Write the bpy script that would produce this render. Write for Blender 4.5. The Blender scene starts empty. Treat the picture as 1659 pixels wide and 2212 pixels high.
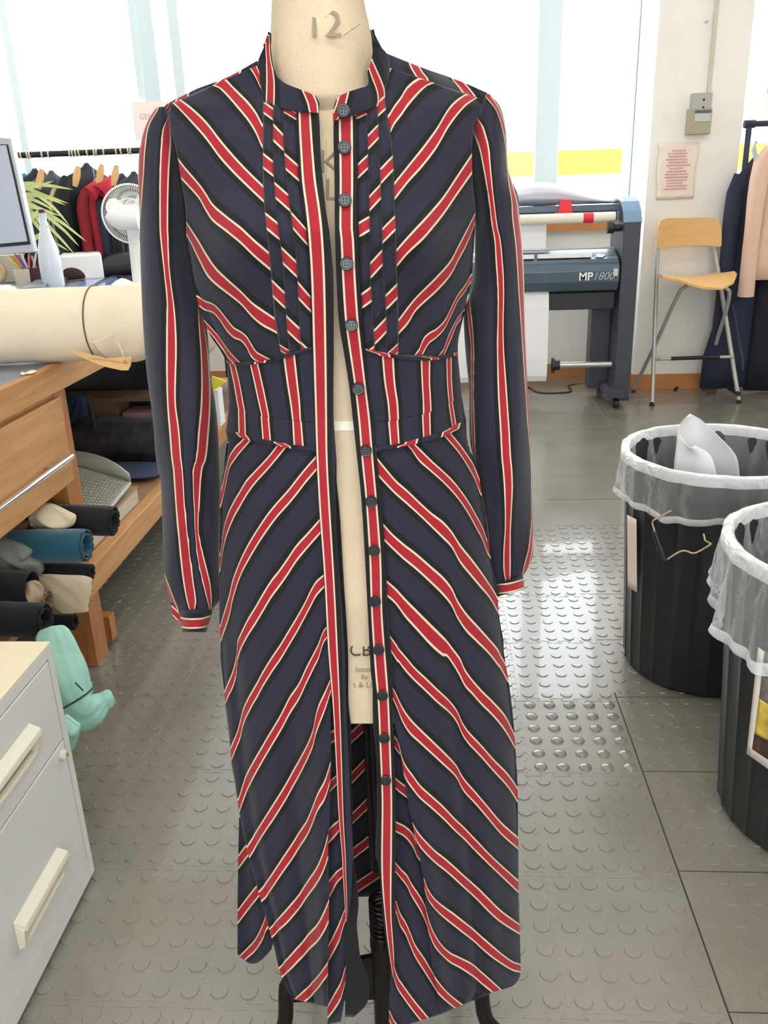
import bpy, bmesh, math, random
import numpy as np
from mathutils import Vector, Matrix
random.seed(4); np.random.seed(4)
S = bpy.context.scene
COL = S.collection
# ------------------------------------------------------------------ camera
W, H, FOC = 1659, 2212, 1830.0
TH, ROLL, YAW, CH = math.radians(20.6), math.radians(2.0), math.radians(4.0), 1.25
def _rz(a): c, s = math.cos(a), math.sin(a); return np.array([[c, -s, 0], [s, c, 0], [0, 0, 1.]])
_f = np.array([0, math.cos(TH), -math.sin(TH)]); _r = np.array([1., 0, 0]); _u = np.cross(_r, _f)
MZ = _rz(YAW)
CF = MZ @ _f
CR = MZ @ (math.cos(ROLL) * _r - math.sin(ROLL) * _u)
CU = MZ @ (math.cos(ROLL) * _u + math.sin(ROLL) * _r)
CC = np.array([0, 0, CH]); FH = MZ @ np.array([0, 1., 0]); RH = MZ @ np.array([1., 0, 0])
cam = bpy.data.cameras.new('camera'); co = bpy.data.objects.new('camera', cam); COL.objects.link(co)
cam.sensor_fit = 'VERTICAL'; cam.sensor_height = 24; cam.lens = FOC / H * 24; cam.clip_start = .02
co.matrix_world = Matrix(((CR[0], CU[0], -CF[0], 0), (CR[1], CU[1], -CF[1], 0), (CR[2], CU[2], -CF[2], CH), (0, 0, 0, 1)))
S.camera = co
# ------------------------------------------------------------------ light
wd = bpy.data.worlds.new('daylight'); S.world = wd; wd.use_nodes = True
bg = wd.node_tree.nodes['Background']; bg.inputs[0].default_value = (.88, .94, 1, 1); bg.inputs[1].default_value = 7.0
S.view_settings.view_transform = 'Standard'; S.view_settings.look = 'None'; S.view_settings.gamma = 1
S.view_settings.exposure = 0.26
def area(name, loc, rot, sx, sy, power, col=(1, 1, 1)):
    l = bpy.data.lights.new(name, 'AREA'); l.shape = 'RECTANGLE'; l.size = sx; l.size_y = sy; l.energy = power; l.color = col
    o = bpy.data.objects.new(name, l); o.location = loc; o.rotation_euler = rot; COL.objects.link(o); return o
area('ceiling_fill_light', (.2, -.6, 2.9), (0, 0, 0), 3.0, .5, 34, (1, .95, .86))  # added fill from overhead behind the camera, source unseen
area('ceiling_fill_light', (.2, 2.6, 2.9), (0, 0, 0), 3.0, .5, 26, (1, .95, .86))  # second added overhead fill, deeper in the room, source unseen
area('rear_fill_light', (-.2, -2.75, 1.75), (math.radians(88), 0, 0), 3.0, 1.3, 16, (.98, .98, 1))  # added area lamp behind the camera, front fill for the dress
# ------------------------------------------------------------------ pixel -> place
def ray(x, y): return CF + CR * ((x - W / 2) / FOC) - CU * ((y - H / 2) / FOC)
def PZ(x, y, z=0.): d = ray(x, y); return Vector(CC + d * ((z - CC[2]) / d[2]))
def PY(x, y, Y): d = ray(x, y); return Vector(CC + d * ((Y - CC[1]) / d[1]))
def PX(x, y, X): d = ray(x, y); return Vector(CC + d * ((X - CC[0]) / d[0]))
def PD(x, y, dep): d = ray(x, y); return Vector(CC + d * (dep / (d @ FH)))
# ------------------------------------------------------------------ materials
MATS = {}
def mat(name, col, rough=.6, metal=0, spec=.5, noise=0, nscale=20, bump=0, bscale=200, trans=0, alpha=1, sheen=0, coat=0, stretch=None, emit=None):
    if name in MATS: return MATS[name]
    m = bpy.data.materials.new(name); m.use_nodes = True; nt = m.node_tree; N = nt.nodes; L = nt.links
    b = N['Principled BSDF']
    c = tuple(((v / 255) / 12.92 if v / 255 <= .04045 else (((v / 255) + .055) / 1.055) ** 2.4) for v in col) + (1,)
    b.inputs['Base Color'].default_value = c; b.inputs['Roughness'].default_value = rough; b.inputs['Metallic'].default_value = metal
    b.inputs['Specular IOR Level'].default_value = spec; b.inputs['Transmission Weight'].default_value = trans; b.inputs['Alpha'].default_value = alpha
    b.inputs['Sheen Weight'].default_value = sheen; b.inputs['Coat Weight'].default_value = coat
    if emit: b.inputs['Emission Color'].default_value = c; b.inputs['Emission Strength'].default_value = emit
    tc = N.new('ShaderNodeTexCoord'); mp = N.new('ShaderNodeMapping'); L.new(tc.outputs['Object'], mp.inputs[0])
    if stretch: mp.inputs['Scale'].default_value = stretch
    if noise:
        n = N.new('ShaderNodeTexNoise'); n.inputs['Scale'].default_value = nscale; n.inputs['Detail'].default_value = 5; L.new(mp.outputs[0], n.inputs[0])
        h = N.new('ShaderNodeHueSaturation'); h.inputs['Color'].default_value = c
        r = N.new('ShaderNodeMapRange'); r.inputs['From Min'].default_value = .3; r.inputs['From Max'].default_value = .7
        r.inputs['To Min'].default_value = 1 - noise; r.inputs['To Max'].default_value = 1 + noise
        L.new(n.outputs[0], r.inputs[0]); L.new(r.outputs[0], h.inputs['Value']); L.new(h.outputs[0], b.inputs['Base Color'])
    if bump:
        n2 = N.new('ShaderNodeTexNoise'); n2.inputs['Scale'].default_value = bscale; L.new(mp.outputs[0], n2.inputs[0])
        bp = N.new('ShaderNodeBump'); bp.inputs['Strength'].default_value = bump; bp.inputs['Distance'].default_value = .01; L.new(n2.outputs[0], bp.inputs['Height']); L.new(bp.outputs[0], b.inputs['Normal'])
    MATS[name] = m; return m
def lin(col): return tuple(((v / 255) / 12.92 if v / 255 <= .04045 else (((v / 255) + .055) / 1.055) ** 2.4) for v in col) + (1,)
def stripe_mat():
    m = bpy.data.materials.new('striped_crepe'); m.use_nodes = True; nt = m.node_tree; N = nt.nodes; L = nt.links; b = N['Principled BSDF']
    a = N.new('ShaderNodeAttribute'); a.attribute_name = 'stripe'
    def mth(op, x, y=None):
        n = N.new('ShaderNodeMath'); n.operation = op; L.new(x, n.inputs[0])
        if y is not None:
            if isinstance(y, float): n.inputs[1].default_value = y
            else: L.new(y, n.inputs[1])
        return n.outputs[0]
    r = mth('ROUND', a.outputs['Fac']); d = mth('ABSOLUTE', mth('SUBTRACT', a.outputs['Fac'], r))
    cr = N.new('ShaderNodeValToRGB'); cr.color_ramp.interpolation = 'CONSTANT'; e = cr.color_ramp.elements
    L.new(d, cr.inputs[0])
    e[0].position = 0; e[0].color = lin((152, 28, 40)); e[1].position = .094; e[1].color = lin((208, 190, 164))
    x = e.new(.14); x.color = lin((16, 16, 19)); x = e.new(.262); x.color = lin((32, 33, 48))
    tc = N.new('ShaderNodeTexCoord'); n = N.new('ShaderNodeTexNoise'); n.inputs['Scale'].default_value = 900; L.new(tc.outputs['Object'], n.inputs[0])
    bp = N.new('ShaderNodeBump'); bp.inputs['Strength'].default_value = .12; bp.inputs['Distance'].default_value = .002; L.new(n.outputs[0], bp.inputs['Height']); L.new(bp.outputs[0], b.inputs['Normal'])
    L.new(cr.outputs[0], b.inputs['Base Color']); b.inputs['Roughness'].default_value = .75; b.inputs['Sheen Weight'].default_value = .12; b.inputs['Specular IOR Level'].default_value = .25
    MATS['striped_crepe'] = m; return m
STRIPED = stripe_mat()
def glassmat(name, tint=(1, 1, 1), mixv=.012):
    m = bpy.data.materials.new(name); m.use_nodes = True; nt = m.node_tree; N = nt.nodes; L = nt.links
    for n in list(N):
        if n.type != 'OUTPUT_MATERIAL': N.remove(n)
    t = N.new('ShaderNodeBsdfTransparent'); t.inputs[0].default_value = (*tint, 1); g = N.new('ShaderNodeBsdfGlossy'); g.inputs['Roughness'].default_value = .02
    mx = N.new('ShaderNodeMixShader'); mx.inputs[0].default_value = mixv; L.new(t.outputs[0], mx.inputs[1]); L.new(g.outputs[0], mx.inputs[2]); L.new(mx.outputs[0], [n for n in N if n.type == 'OUTPUT_MATERIAL'][0].inputs[0])
    MATS[name] = m; return m
def filmmat(name, opac=.22, col=(.9, .91, .92)):
    m = bpy.data.materials.new(name); m.use_nodes = True; nt = m.node_tree; N = nt.nodes; L = nt.links; b = N['Principled BSDF']
    b.inputs['Base Color'].default_value = (*col, 1); b.inputs['Roughness'].default_value = .18
    tc = N.new('ShaderNodeTexCoord'); n = N.new('ShaderNodeTexNoise'); n.inputs['Scale'].default_value = 14; n.inputs['Detail'].default_value = 3; n.inputs['Distortion'].default_value = 1.2; L.new(tc.outputs['Object'], n.inputs[0])
    bp = N.new('ShaderNodeBump'); bp.inputs['Strength'].default_value = .9; bp.inputs['Distance'].default_value = .02; L.new(n.outputs[0], bp.inputs['Height']); L.new(bp.outputs[0], b.inputs['Normal'])
    lw = N.new('ShaderNodeLayerWeight'); lw.inputs[0].default_value = .35; L.new(bp.outputs[0], lw.inputs['Normal'])
    mr = N.new('ShaderNodeMapRange'); mr.inputs['To Min'].default_value = opac; mr.inputs['To Max'].default_value = min(1, opac + .55); L.new(lw.outputs['Facing'], mr.inputs[0]); L.new(mr.outputs[0], b.inputs['Alpha'])
    MATS[name] = m; return m
def woodmat(name, col, dark, scale=(1, 1, 1)):
    m = bpy.data.materials.new(name); m.use_nodes = True; nt = m.node_tree; N = nt.nodes; L = nt.links; b = N['Principled BSDF']
    tc = N.new('ShaderNodeTexCoord'); mp = N.new('ShaderNodeMapping'); mp.inputs['Scale'].default_value = scale; L.new(tc.outputs['Object'], mp.inputs[0])
    n = N.new('ShaderNodeTexNoise'); n.inputs['Scale'].default_value = 3; n.inputs['Detail'].default_value = 8; n.inputs['Distortion'].default_value = .6; L.new(mp.outputs[0], n.inputs[0])
    cr = N.new('ShaderNodeValToRGB'); e = cr.color_ramp.elements; e[0].position = .35; e[0].color = lin(dark); e[1].position = .65; e[1].color = lin(col)
    L.new(n.outputs[0], cr.inputs[0]); L.new(cr.outputs[0], b.inputs['Base Color']); b.inputs['Roughness'].default_value = .5
    MATS[name] = m; return m
M_wall = mat('wall_paint', (243, 238, 229), .7, noise=.02, nscale=6, bump=.05, bscale=60)
M_white = mat('white_paint', (240, 240, 236), .5)
M_frame = mat('window_frame_paint', (214, 228, 230), .5)
M_black = mat('black_plastic', (24, 25, 27), .45)
M_bin = mat('bin_plastic', (30, 31, 34), .42, noise=.06, nscale=30)
M_metal = mat('brushed_steel', (190, 188, 182), .3, metal=.9)
M_dkmetal = mat('cast_iron', (40, 37, 33), .38, metal=.7, noise=.2, nscale=30)
M_wood = woodmat('beech_wood_long', (200, 152, 98), (182, 130, 78), (14, 1.2, 14))
M_woodv = woodmat('pine_wood_upright', (184, 124, 70), (160, 100, 52), (14, 14, 1.5))
M_ply = mat('birch_ply', (222, 176, 112), .45, noise=.05, nscale=6, stretch=(1, 6, 6))
M_base = mat('varnished_skirting', (190, 126, 70), .5, noise=.08, nscale=8)
M_top = mat('grey_laminate', (128, 132, 144), .35, noise=.03)
M_canvas = mat('form_canvas', (214, 194, 164), .9, noise=.08, nscale=12, bump=.35, bscale=900)
M_cal = mat('calico', (222, 208, 184), .85, noise=.05, nscale=7, bump=.4, bscale=12)
M_cream = mat('cream_enamel', (226, 220, 200), .4, noise=.02, nscale=5)
M_creamtop = mat('cream_enamel_top', (218, 206, 178), .4)
M_cabw = mat('white_enamel', (208, 208, 204), .4, noise=.02, nscale=5)
M_glass = glassmat('window_glass')
M_film = filmmat('clear_bin_liner', .10)
M_filmw = filmmat('gathered_bin_liner', .5)
M_paper = mat('white_paper', (240, 238, 240), .8)
M_fl = mat('rubber_floor', (122, 117, 107), .24, spec=.6, coat=.35, noise=.09, nscale=5, bump=.03, bscale=300)
M_seam = mat('floor_joint', (40, 38, 34), .8)
M_seaml = mat('floor_joint_worn', (136, 131, 120), .35)
# ------------------------------------------------------------------ object helpers
def tag(o, label=None, cat=None, group=None, kind=None):
    if label: o['label'] = label
    if cat: o['category'] = cat
    if group: o['group'] = group
    if kind: o['kind'] = kind
    return o
def thing(name, loc, label, cat, group=None):
    o = bpy.data.objects.new(name, None); COL.objects.link(o); o.location = loc; o.empty_display_size = .05
    return tag(o, label, cat, group)
def link(name, me, m=None, parent=None, smooth=True):
    o = bpy.data.objects.new(name, me); COL.objects.link(o)
    if m: me.materials.append(m)
    if smooth:
        for p in me.polygons: p.use_smooth = True
    if parent:
        o.parent = parent
        o.matrix_parent_inverse = Matrix.Translation(-Vector(parent_world(parent)))
    return o
def parent_world(p):
    v = Vector((0, 0, 0))
    if p.type == 'EMPTY': return p.location.copy()
    return v
def mk(name, V, Fc, m=None, parent=None, smooth=True, attr=None):
    me = bpy.data.meshes.new(name); me.from_pydata([tuple(map(float, v)) for v in V], [], [tuple(map(int, f)) for f in Fc]); me.update()
    if attr is not None:
        a = me.attributes.new('stripe', 'FLOAT', 'POINT'); a.data.foreach_set('value', np.asarray(attr, dtype=np.float32))
    return link(name, me, m, parent, smooth)
class MB:
    def __init__(s): s.v = []; s.f = []
    def add(s, V, Fc):
        k = len(s.v); s.v += [tuple(map(float, v)) for v in V]; s.f += [tuple(k + i for i in f) for f in Fc]; return s
    def box(s, x0, x1, y0, y1, z0, z1):
        V = [(x, y, z) for x in (x0, x1) for y in (y0, y1) for z in (z0, z1)]
        return s.add(V, [(0, 1, 3, 2), (4, 6, 7, 5), (0, 4, 5, 1), (2, 3, 7, 6), (0, 2, 6, 4), (1, 5, 7, 3)])
    def tube(s, pts, r, n=12, cap=True, flat=1.0):
        pts = [Vector(p) for p in pts]; rr = r if isinstance(r, (list, tuple)) else [r] * len(pts)
        V = []; F = []; up = None
        for i, p in enumerate(pts):
            t = (pts[min(i + 1, len(pts) - 1)] - pts[max(i - 1, 0)]).normalized()
            if up is None:
                up = Vector((0, 0, 1)) if abs(t.z) < .9 else Vector((0, 1, 0))
            a = t.cross(up).normalized(); b = a.cross(t).normalized(); up = b
            for k in range(n):
                w = 2 * math.pi * k / n; V.append(p + a * math.cos(w) * rr[i] + b * math.sin(w) * rr[i] * flat)
        for i in range(len(pts) - 1):
            for k in range(n): F.append((i * n + k, i * n + (k + 1) % n, (i + 1) * n + (k + 1) % n, (i + 1) * n + k))
        if cap: F.append(tuple(range(n))[::-1]); F.append(tuple((len(pts) - 1) * n + k for k in range(n)))
        return s.add(V, F)
    def lathe(s, prof, c=(0, 0, 0), axis=(0, 0, 1), n=32, cap=True):
        ax = Vector(axis).normalized(); a = ax.orthogonal().normalized(); b = ax.cross(a); c = Vector(c); V = []; F = []
        for r, z in prof:
            for k in range(n):
                w = 2 * math.pi * k / n; V.append(c + ax * z + (a * math.cos(w) + b * math.sin(w)) * r)
        for i in range(len(prof) - 1):
            for k in range(n): F.append((i * n + k, i * n + (k + 1) % n, (i + 1) * n + (k + 1) % n, (i + 1) * n + k))
        if cap:
            F.append(tuple(range(n))[::-1]); F.append(tuple((len(prof) - 1) * n + k for k in range(n)))
        return s.add(V, F)
    def prism(s, poly, d):            # poly: list of 3D points, d: extrusion vector
        n = len(poly); d = Vector(d); V = [Vector(p) for p in poly] + [Vector(p) + d for p in poly]
        F = [tuple(range(n)), tuple(range(2 * n - 1, n - 1, -1))] + [(i, (i + 1) % n + 0, (i + 1) % n + n, i + n) for i in range(n)]
        return s.add(V, F)
    def obj(s, name, m=None, parent=None, smooth=False, bevel=0, solid=0, sub=0):
        o = mk(name, s.v, s.f, m, parent, smooth)
        bm = bmesh.new(); bm.from_mesh(o.data); bmesh.ops.recalc_face_normals(bm, faces=bm.faces); bm.to_mesh(o.data); bm.free()
        if bevel:
            b = o.modifiers.new('bevel', 'BEVEL'); b.width = bevel; b.segments = 3; b.limit_method = 'ANGLE'
        if solid:
            b = o.modifiers.new('thick', 'SOLIDIFY'); b.thickness = solid; b.offset = 0
        if sub:
            b = o.modifiers.new('sub', 'SUBSURF'); b.levels = sub; b.render_levels = sub
        if smooth:
            try:
                for p in o.data.polygons: p.use_smooth = True
                o.data.set_sharp_from_angle(angle=math.radians(40))
            except Exception: pass
        return o
def struct(name, mb, m, **k): o = mb.obj(name, m, **k); o['kind'] = 'structure'; return o
def text(name, body, size, loc, xdir, zdir, m, parent, extrude=.0003, shear=0, align='CENTER', bold=0):
    c = bpy.data.curves.new(name, 'FONT'); c.body = body; c.size = size; c.extrude = extrude; c.align_x = align; c.align_y = 'CENTER'; c.shear = shear; c.offset = bold
    t = bpy.data.objects.new(name + '_src', c); COL.objects.link(t); dg = bpy.context.evaluated_depsgraph_get()
    me = bpy.data.meshes.new_from_object(t.evaluated_get(dg)); bpy.data.objects.remove(t)
    X = Vector(xdir).normalized(); Y = Vector(zdir).normalized(); Z = X.cross(Y); loc = Vector(loc)
    for v in me.vertices: p = v.co.copy(); v.co = loc + X * p.x + Y * p.y + Z * p.z
    me.materials.clear(); return link(name, me, m, parent, False)
def crom(P, n):
    P = np.array(P, float); k = len(P)
    if k == 2: t = np.linspace(0, 1, n)[:, None]; return P[0] * (1 - t) + P[1] * t
    L = np.r_[0, np.cumsum(np.linalg.norm(np.diff(P[:, :2] if P.shape[1] == 3 and False else P, axis=0), axis=1) + 1e-9)]
    s = np.linspace(0, L[-1], n); out = np.zeros((n, P.shape[1])); m = np.zeros_like(P)
    for i in range(k):
        a, b = max(i - 1, 0), min(i + 1, k - 1); m[i] = (P[b] - P[a]) / (L[b] - L[a])
    for q, sv in enumerate(s):
        i = min(np.searchsorted(L, sv, side='right') - 1, k - 2); h = L[i + 1] - L[i]; t = (sv - L[i]) / h
        out[q] = (2 * t**3 - 3 * t**2 + 1) * P[i] + (t**3 - 2 * t**2 + t) * h * m[i] + (-2 * t**3 + 3 * t**2) * P[i + 1] + (t**3 - t**2) * h * m[i + 1]
    return out
# ------------------------------------------------------------------ dress tracing helpers
FR = dict(A=(280, 0, .30139), B=(700, 0, .30139), C=(280, 450, .30139), D=(700, 450, .30139), E=(340, 950, .30139), F=(680, 950, .31344),
          G=(460, 1400, .24111), H=(700, 1400, .27125), I=(480, 1780, .24111), J=(740, 1780, .25316), P=(0, 0, 1.0))
def tr(s):
    out = []; fr = FR['P']
    for t in s.split():
        if t in FR: fr = FR[t]; continue
        q = [float(v) for v in t.split(',')]; r = [fr[0] + fr[2] * q[0], fr[1] + fr[2] * q[1]]
        if len(q) > 2: r.append(q[2] * fr[2])
        out.append(r)
    return out
def stripes(txt, mode, sgn=1):
    """each line one woven stripe: centre line and width, ordered along the weave; returns evaluator of the weave phase"""
    L = []
    for ln in txt.strip().splitlines():
        k = ln.split(':'); P = np.array(tr(k[-1]))
        ph = float(k[0]) if len(k) > 1 else (L[-1][0] + 1 if L else 0)
        if mode == 'x': P = P[:, [1, 0, 2]]
        P = P[np.argsort(P[:, 0])]
        if len(P) > 1: P = crom(P, 80)
        L.append((ph, P))
    def ev(px, py):
        a, b = (px, py) if mode == 'y' else (py, px)
        a = np.asarray(a, float); b = np.asarray(b, float); rows = []; phs = []
        for ph, P in L:
            if len(P) == 1: c = np.full(a.shape, P[0, 1]) + sgn * (a - P[0, 0]) * (.9 if mode == 'y' else 0); w = np.full(a.shape, P[0, 2])
            else:
                x = P[:, 0]; o = np.argsort(x); x = x[o]; c = np.interp(a, x, P[o, 1]); w = np.interp(a, x, P[o, 2])
                n = max(1, len(x) // 8)
                s0 = (P[o[n], 1] - P[o[0], 1]) / (x[n] - x[0] + 1e-9); s1 = (P[o[-1], 1] - P[o[-1 - n], 1]) / (x[-1] - x[-1 - n] + 1e-9)
                lim = 1.3 if mode == 'y' else .25
                s0 = max(-lim, min(lim, s0)); s1 = max(-lim, min(lim, s1))
                c = c + np.where(a < x[0], (a - x[0]) * s0, 0) + np.where(a > x[-1], (a - x[-1]) * s1, 0)
            rows.append((c, w)); phs.append(ph)
        K = len(rows); lo = []; 
        if K > 1: gap = np.abs(rows[-1][0] - rows[0][0]) / (phs[-1] - phs[0]); gap = np.maximum(gap, 30)
        else: gap = np.full(a.shape, rows[0][1] / .28)
        pos = [rows[0][0] - gap]; pv = [phs[0] - 1]
        for (c, w), ph in zip(rows, phs):
            h = np.minimum(w, gap * .8) / 2; l = np.maximum(c - h, pos[-1] + 4); u = np.maximum(c + h, l + 2)
            pos += [l, u]; pv += [ph - .14, ph + .14]
        pos.append(pos[-1] + gap * .86); pv.append(phs[-1] + 1); pos.append(pos[-1] + gap); pv.append(phs[-1] + 2)
        pos = np.array([np.broadcast_to(p, a.shape) for p in pos]); pv = np.array(pv)
        out = np.full(a.shape, pv[0] - 0.0); out = pv[0] - (pos[0] - b) / gap
        for i in range(len(pv) - 1):
            m = (b >= pos[i]) & (b < pos[i + 1]); out = np.where(m, pv[i] + (pv[i + 1] - pv[i]) * (b - pos[i]) / (pos[i + 1] - pos[i] + 1e-9), out)
        return np.where(b >= pos[-1], pv[-1], out)
    return ev
def plain(px, py): return np.full(np.shape(px), .5)
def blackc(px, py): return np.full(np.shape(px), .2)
def tab(rows):
    R = np.array(rows, float); return lambda y, c: np.interp(y, R[:, 0], R[:, c])
BODY = tab([(100, 500, 860, .985, .055), (190, 400, 1000, .985, .05), (230, 345, 1045, .985, .066), (300, 350, 1050, .985, .085), (400, 380, 1040, .98, .10), (500, 402, 1022, .975, .112),
            (620, 425, 1010, .972, .105), (760, 488, 990, .968, .092), (900, 492, 1000, .965, .086), (1000, 485, 1022, .965, .095), (1300, 474, 1072, .965, .108),
            (1600, 494, 1110, .96, .10), (1900, 512, 1120, .955, .09), (2220, 512, 1125, .95, .085)])
def bust(px, py): return sum(.022 * np.exp(-((px - c) / 75) ** 2 - ((py - 520) / 90) ** 2) for c in (525, 900))
def body(px, py, off=0.):
    px = np.asarray(px, float); py = np.asarray(py, float)
    xl, xr = BODY(py, 1), BODY(py, 2); s = np.clip((px - (xl + xr) / 2) / ((xr - xl) / 2), -1, 1) * .985
    return BODY(py, 3) - BODY(py, 4) * np.sqrt(1 - s * s) - bust(px, py) + off
CR2, CL2 = 0, 0
def grid(name, PX_, PY_, DD, ev, m, parent, attr=True, closeu=False):
    """PX_,PY_,DD arrays [rows, cols]"""
    nv, nu = PX_.shape; V = []
    for j in range(nv):
        for i in range(nu):
            d = CF + CR * ((PX_[j, i] - W / 2) / FOC) - CU * ((PY_[j, i] - H / 2) / FOC); V.append(CC + d * (DD[j, i] / (d @ FH)))
    F = []
    for j in range(nv - 1):
        for i in range(nu - 1 + (1 if closeu else 0)):
            a, b = j * nu + i, j * nu + (i + 1) % nu; F.append((a, b, b + nu, a + nu))
    at = ev(PX_, PY_).ravel() if attr else None
    return mk(name, V, F, m, parent, True, at)
def panel(name, left, right, nu, nv, ev, parent, depth=body, off=None, m=None, hem=0, thick=.0012):
    Lp = crom(tr(left) if isinstance(left, str) else left, nv); Rp = crom(tr(right) if isinstance(right, str) else right, nv)
    u = np.linspace(0, 1, nu)[None, :]; v = np.linspace(0, 1, nv)[:, None]
    X = Lp[:, :1] * (1 - u) + Rp[:, :1] * u; Y = Lp[:, 1:2] * (1 - u) + Rp[:, 1:2] * u
    if hem: Y = Y + hem * np.sin(np.pi * u) * v ** 3
    D = depth(X, Y)
    if off is not None: D = D + (off(u, v, X, Y) if callable(off) else off)
    o = grid(name, X, Y, D, ev, m or STRIPED, parent, attr=(m is None))
    if thick: b = o.modifiers.new('cloth', 'SOLIDIFY'); b.thickness = thick; b.offset = 0
    return o
# ================================================================== THE DRESS
base = PD(700, 2212, .97); dress = thing('striped_dress', (base.x, base.y, .15), 'long navy dress with red and cream chevron stripes, hung open on the dress form', 'dress')
# --- skirt
SL = stripes('''
1:E 640,5,70 600,50,75 560,95,90 520,160,90 500,240,110 480,330,120 455,420,120
2:E 880,60,100 800,160,90 700,270,95 640,345,115 590,430,120 550,500,125 510,590,140 485,670,140 465,780,140 455,870,130
3:E 1138,168,105 1060,258,110 1000,335,115 940,410,110 860,500,110 790,590,120 720,695,120 660,795,125 610,890,120 570,990,130 540,1085,150 520,1180,160 490,1280,150 455,1385,130
4:E 1170,615,110 1080,718,110 1000,810,120 930,915,125 870,1000,125 820,1065,130 750,1180,135 700,1265,130 650,1345,125 600,1445,120 575,1520,140 G 215,150,170 180,280,150 140,370,130 110,440,130
5:E 1195,1010,95 1140,1065,110 1100,1135,120 1060,1215,110 1000,1325,115 940,1425,115 880,1525,115 G 540,130,140 450,275,140 400,370,140 350,455,140 280,600,150 250,720,160 220,810,130 160,960,140
6:G 1040,-170,110 990,-100,110 945,30,140 900,120,140 840,240,150 770,390,150 690,510,160 600,680,150 500,850,150 430,970,150 350,1115,160 290,1240,170 235,1410,150
7:G 1055,330,120 1000,480,170 950,600,200 920,700,180 900,800,150 850,925,140 770,1080,150 700,1200,150 620,1340,150 540,1470,150 480,1560,140 400,1690,140 310,1840,150
8:G 1050,1110,180 1000,1270,180 940,1380,160 890,1510,160 840,1620,150 I 700,130,150 600,280,150 500,430,140 400,580,140 330,660,120
9:I 945,200,230 900,350,190 850,460,160 780,560,150 700,675,140 600,800,140 500,905,120 430,980,110
10:I 950,780,210 900,900,190 850,980,170 780,1050,160 700,1140,150 600,1250,140 530,1320,120
11:I 950,1280,120 880,1390,120 800,1480,120 680,1590,110
''', 'y', -1)
def foldL(u, v, X, Y):
    g = np.clip((Y - 1380) / 300, 0, 1)
    return -.014 * g * np.exp(-((u - .93) / .13) ** 2) + .010 * g * np.exp(-((u - .62) / .1) ** 2) + .007 * np.clip((Y - 1300) / 200, 0, 1) * np.exp(-((u - .12) / .06) ** 2)
panel('skirt_front', 'C 690,1592 712,1690 E 500,130 470,270 450,450 445,800 445,1200 455,1500 G 70,100 100,370 120,560 150,800 165,1000 200,1200 235,1450 300,1760 I 215,190 330,620 400,860 460,1080 530,1360 622,1562',
      'C 1335,1725 E 1145,90 1168,400 1202,900 1222,1250 G 1062,270 1055,560 1055,1000 1045,1300 1038,1600 I 946,130 955,640 948,1100 945,1636', 110, 260, SL, dress, off=foldL)
SLa = stripes('''
8:G 1075,790,110 1130,740,110
9:G 1060,1230,100 1115,1165,85
10:I 1000,60,130 1055,0,100
11:I 975,560,160 1030,470,110 1085,420,90
12:I 1110,780,120 1075,880,140 1050,960,170 1000,1070,160 955,1155,150
13:I 1100,1350,150 1060,1490,160 1000,1600,150 950,1680,120
''', 'y', -1)
panel('skirt_fold', 'G 1055,430 1050,1000 1040,1300 1032,1600 I 935,130 945,640 940,1100 945,1792', 'G 1070,430 1090,700 1115,1100 1135,1500 I 1065,0 1090,400 1115,700 1120,1000 1115,1300 1104,1500 1062,1770', 20, 150, SLa, dress,
      off=lambda u, v, X, Y: .012 - .006 * np.sin(u * 3.1) + 0 * Y)
SLs = stripes('''
7:I 150,330,130 220,240,130
8:I 145,820,130 310,610,130
9:I 220,1160,90 300,1080,110 370,950,150 390,880,160
''', 'y', -1)
panel('skirt_side', 'G 236,1480 I 150,10 140,600 138,1165', 'G 265,1480 I 215,10 280,250 365,620 440,860 465,1000 440,1120', 24, 70, SLs, dress, depth=lambda x, y: .985 + 0 * x,
      off=lambda u, v, X, Y: .012 * np.sin(u * 5 + .5) * v, hem=26)
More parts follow.
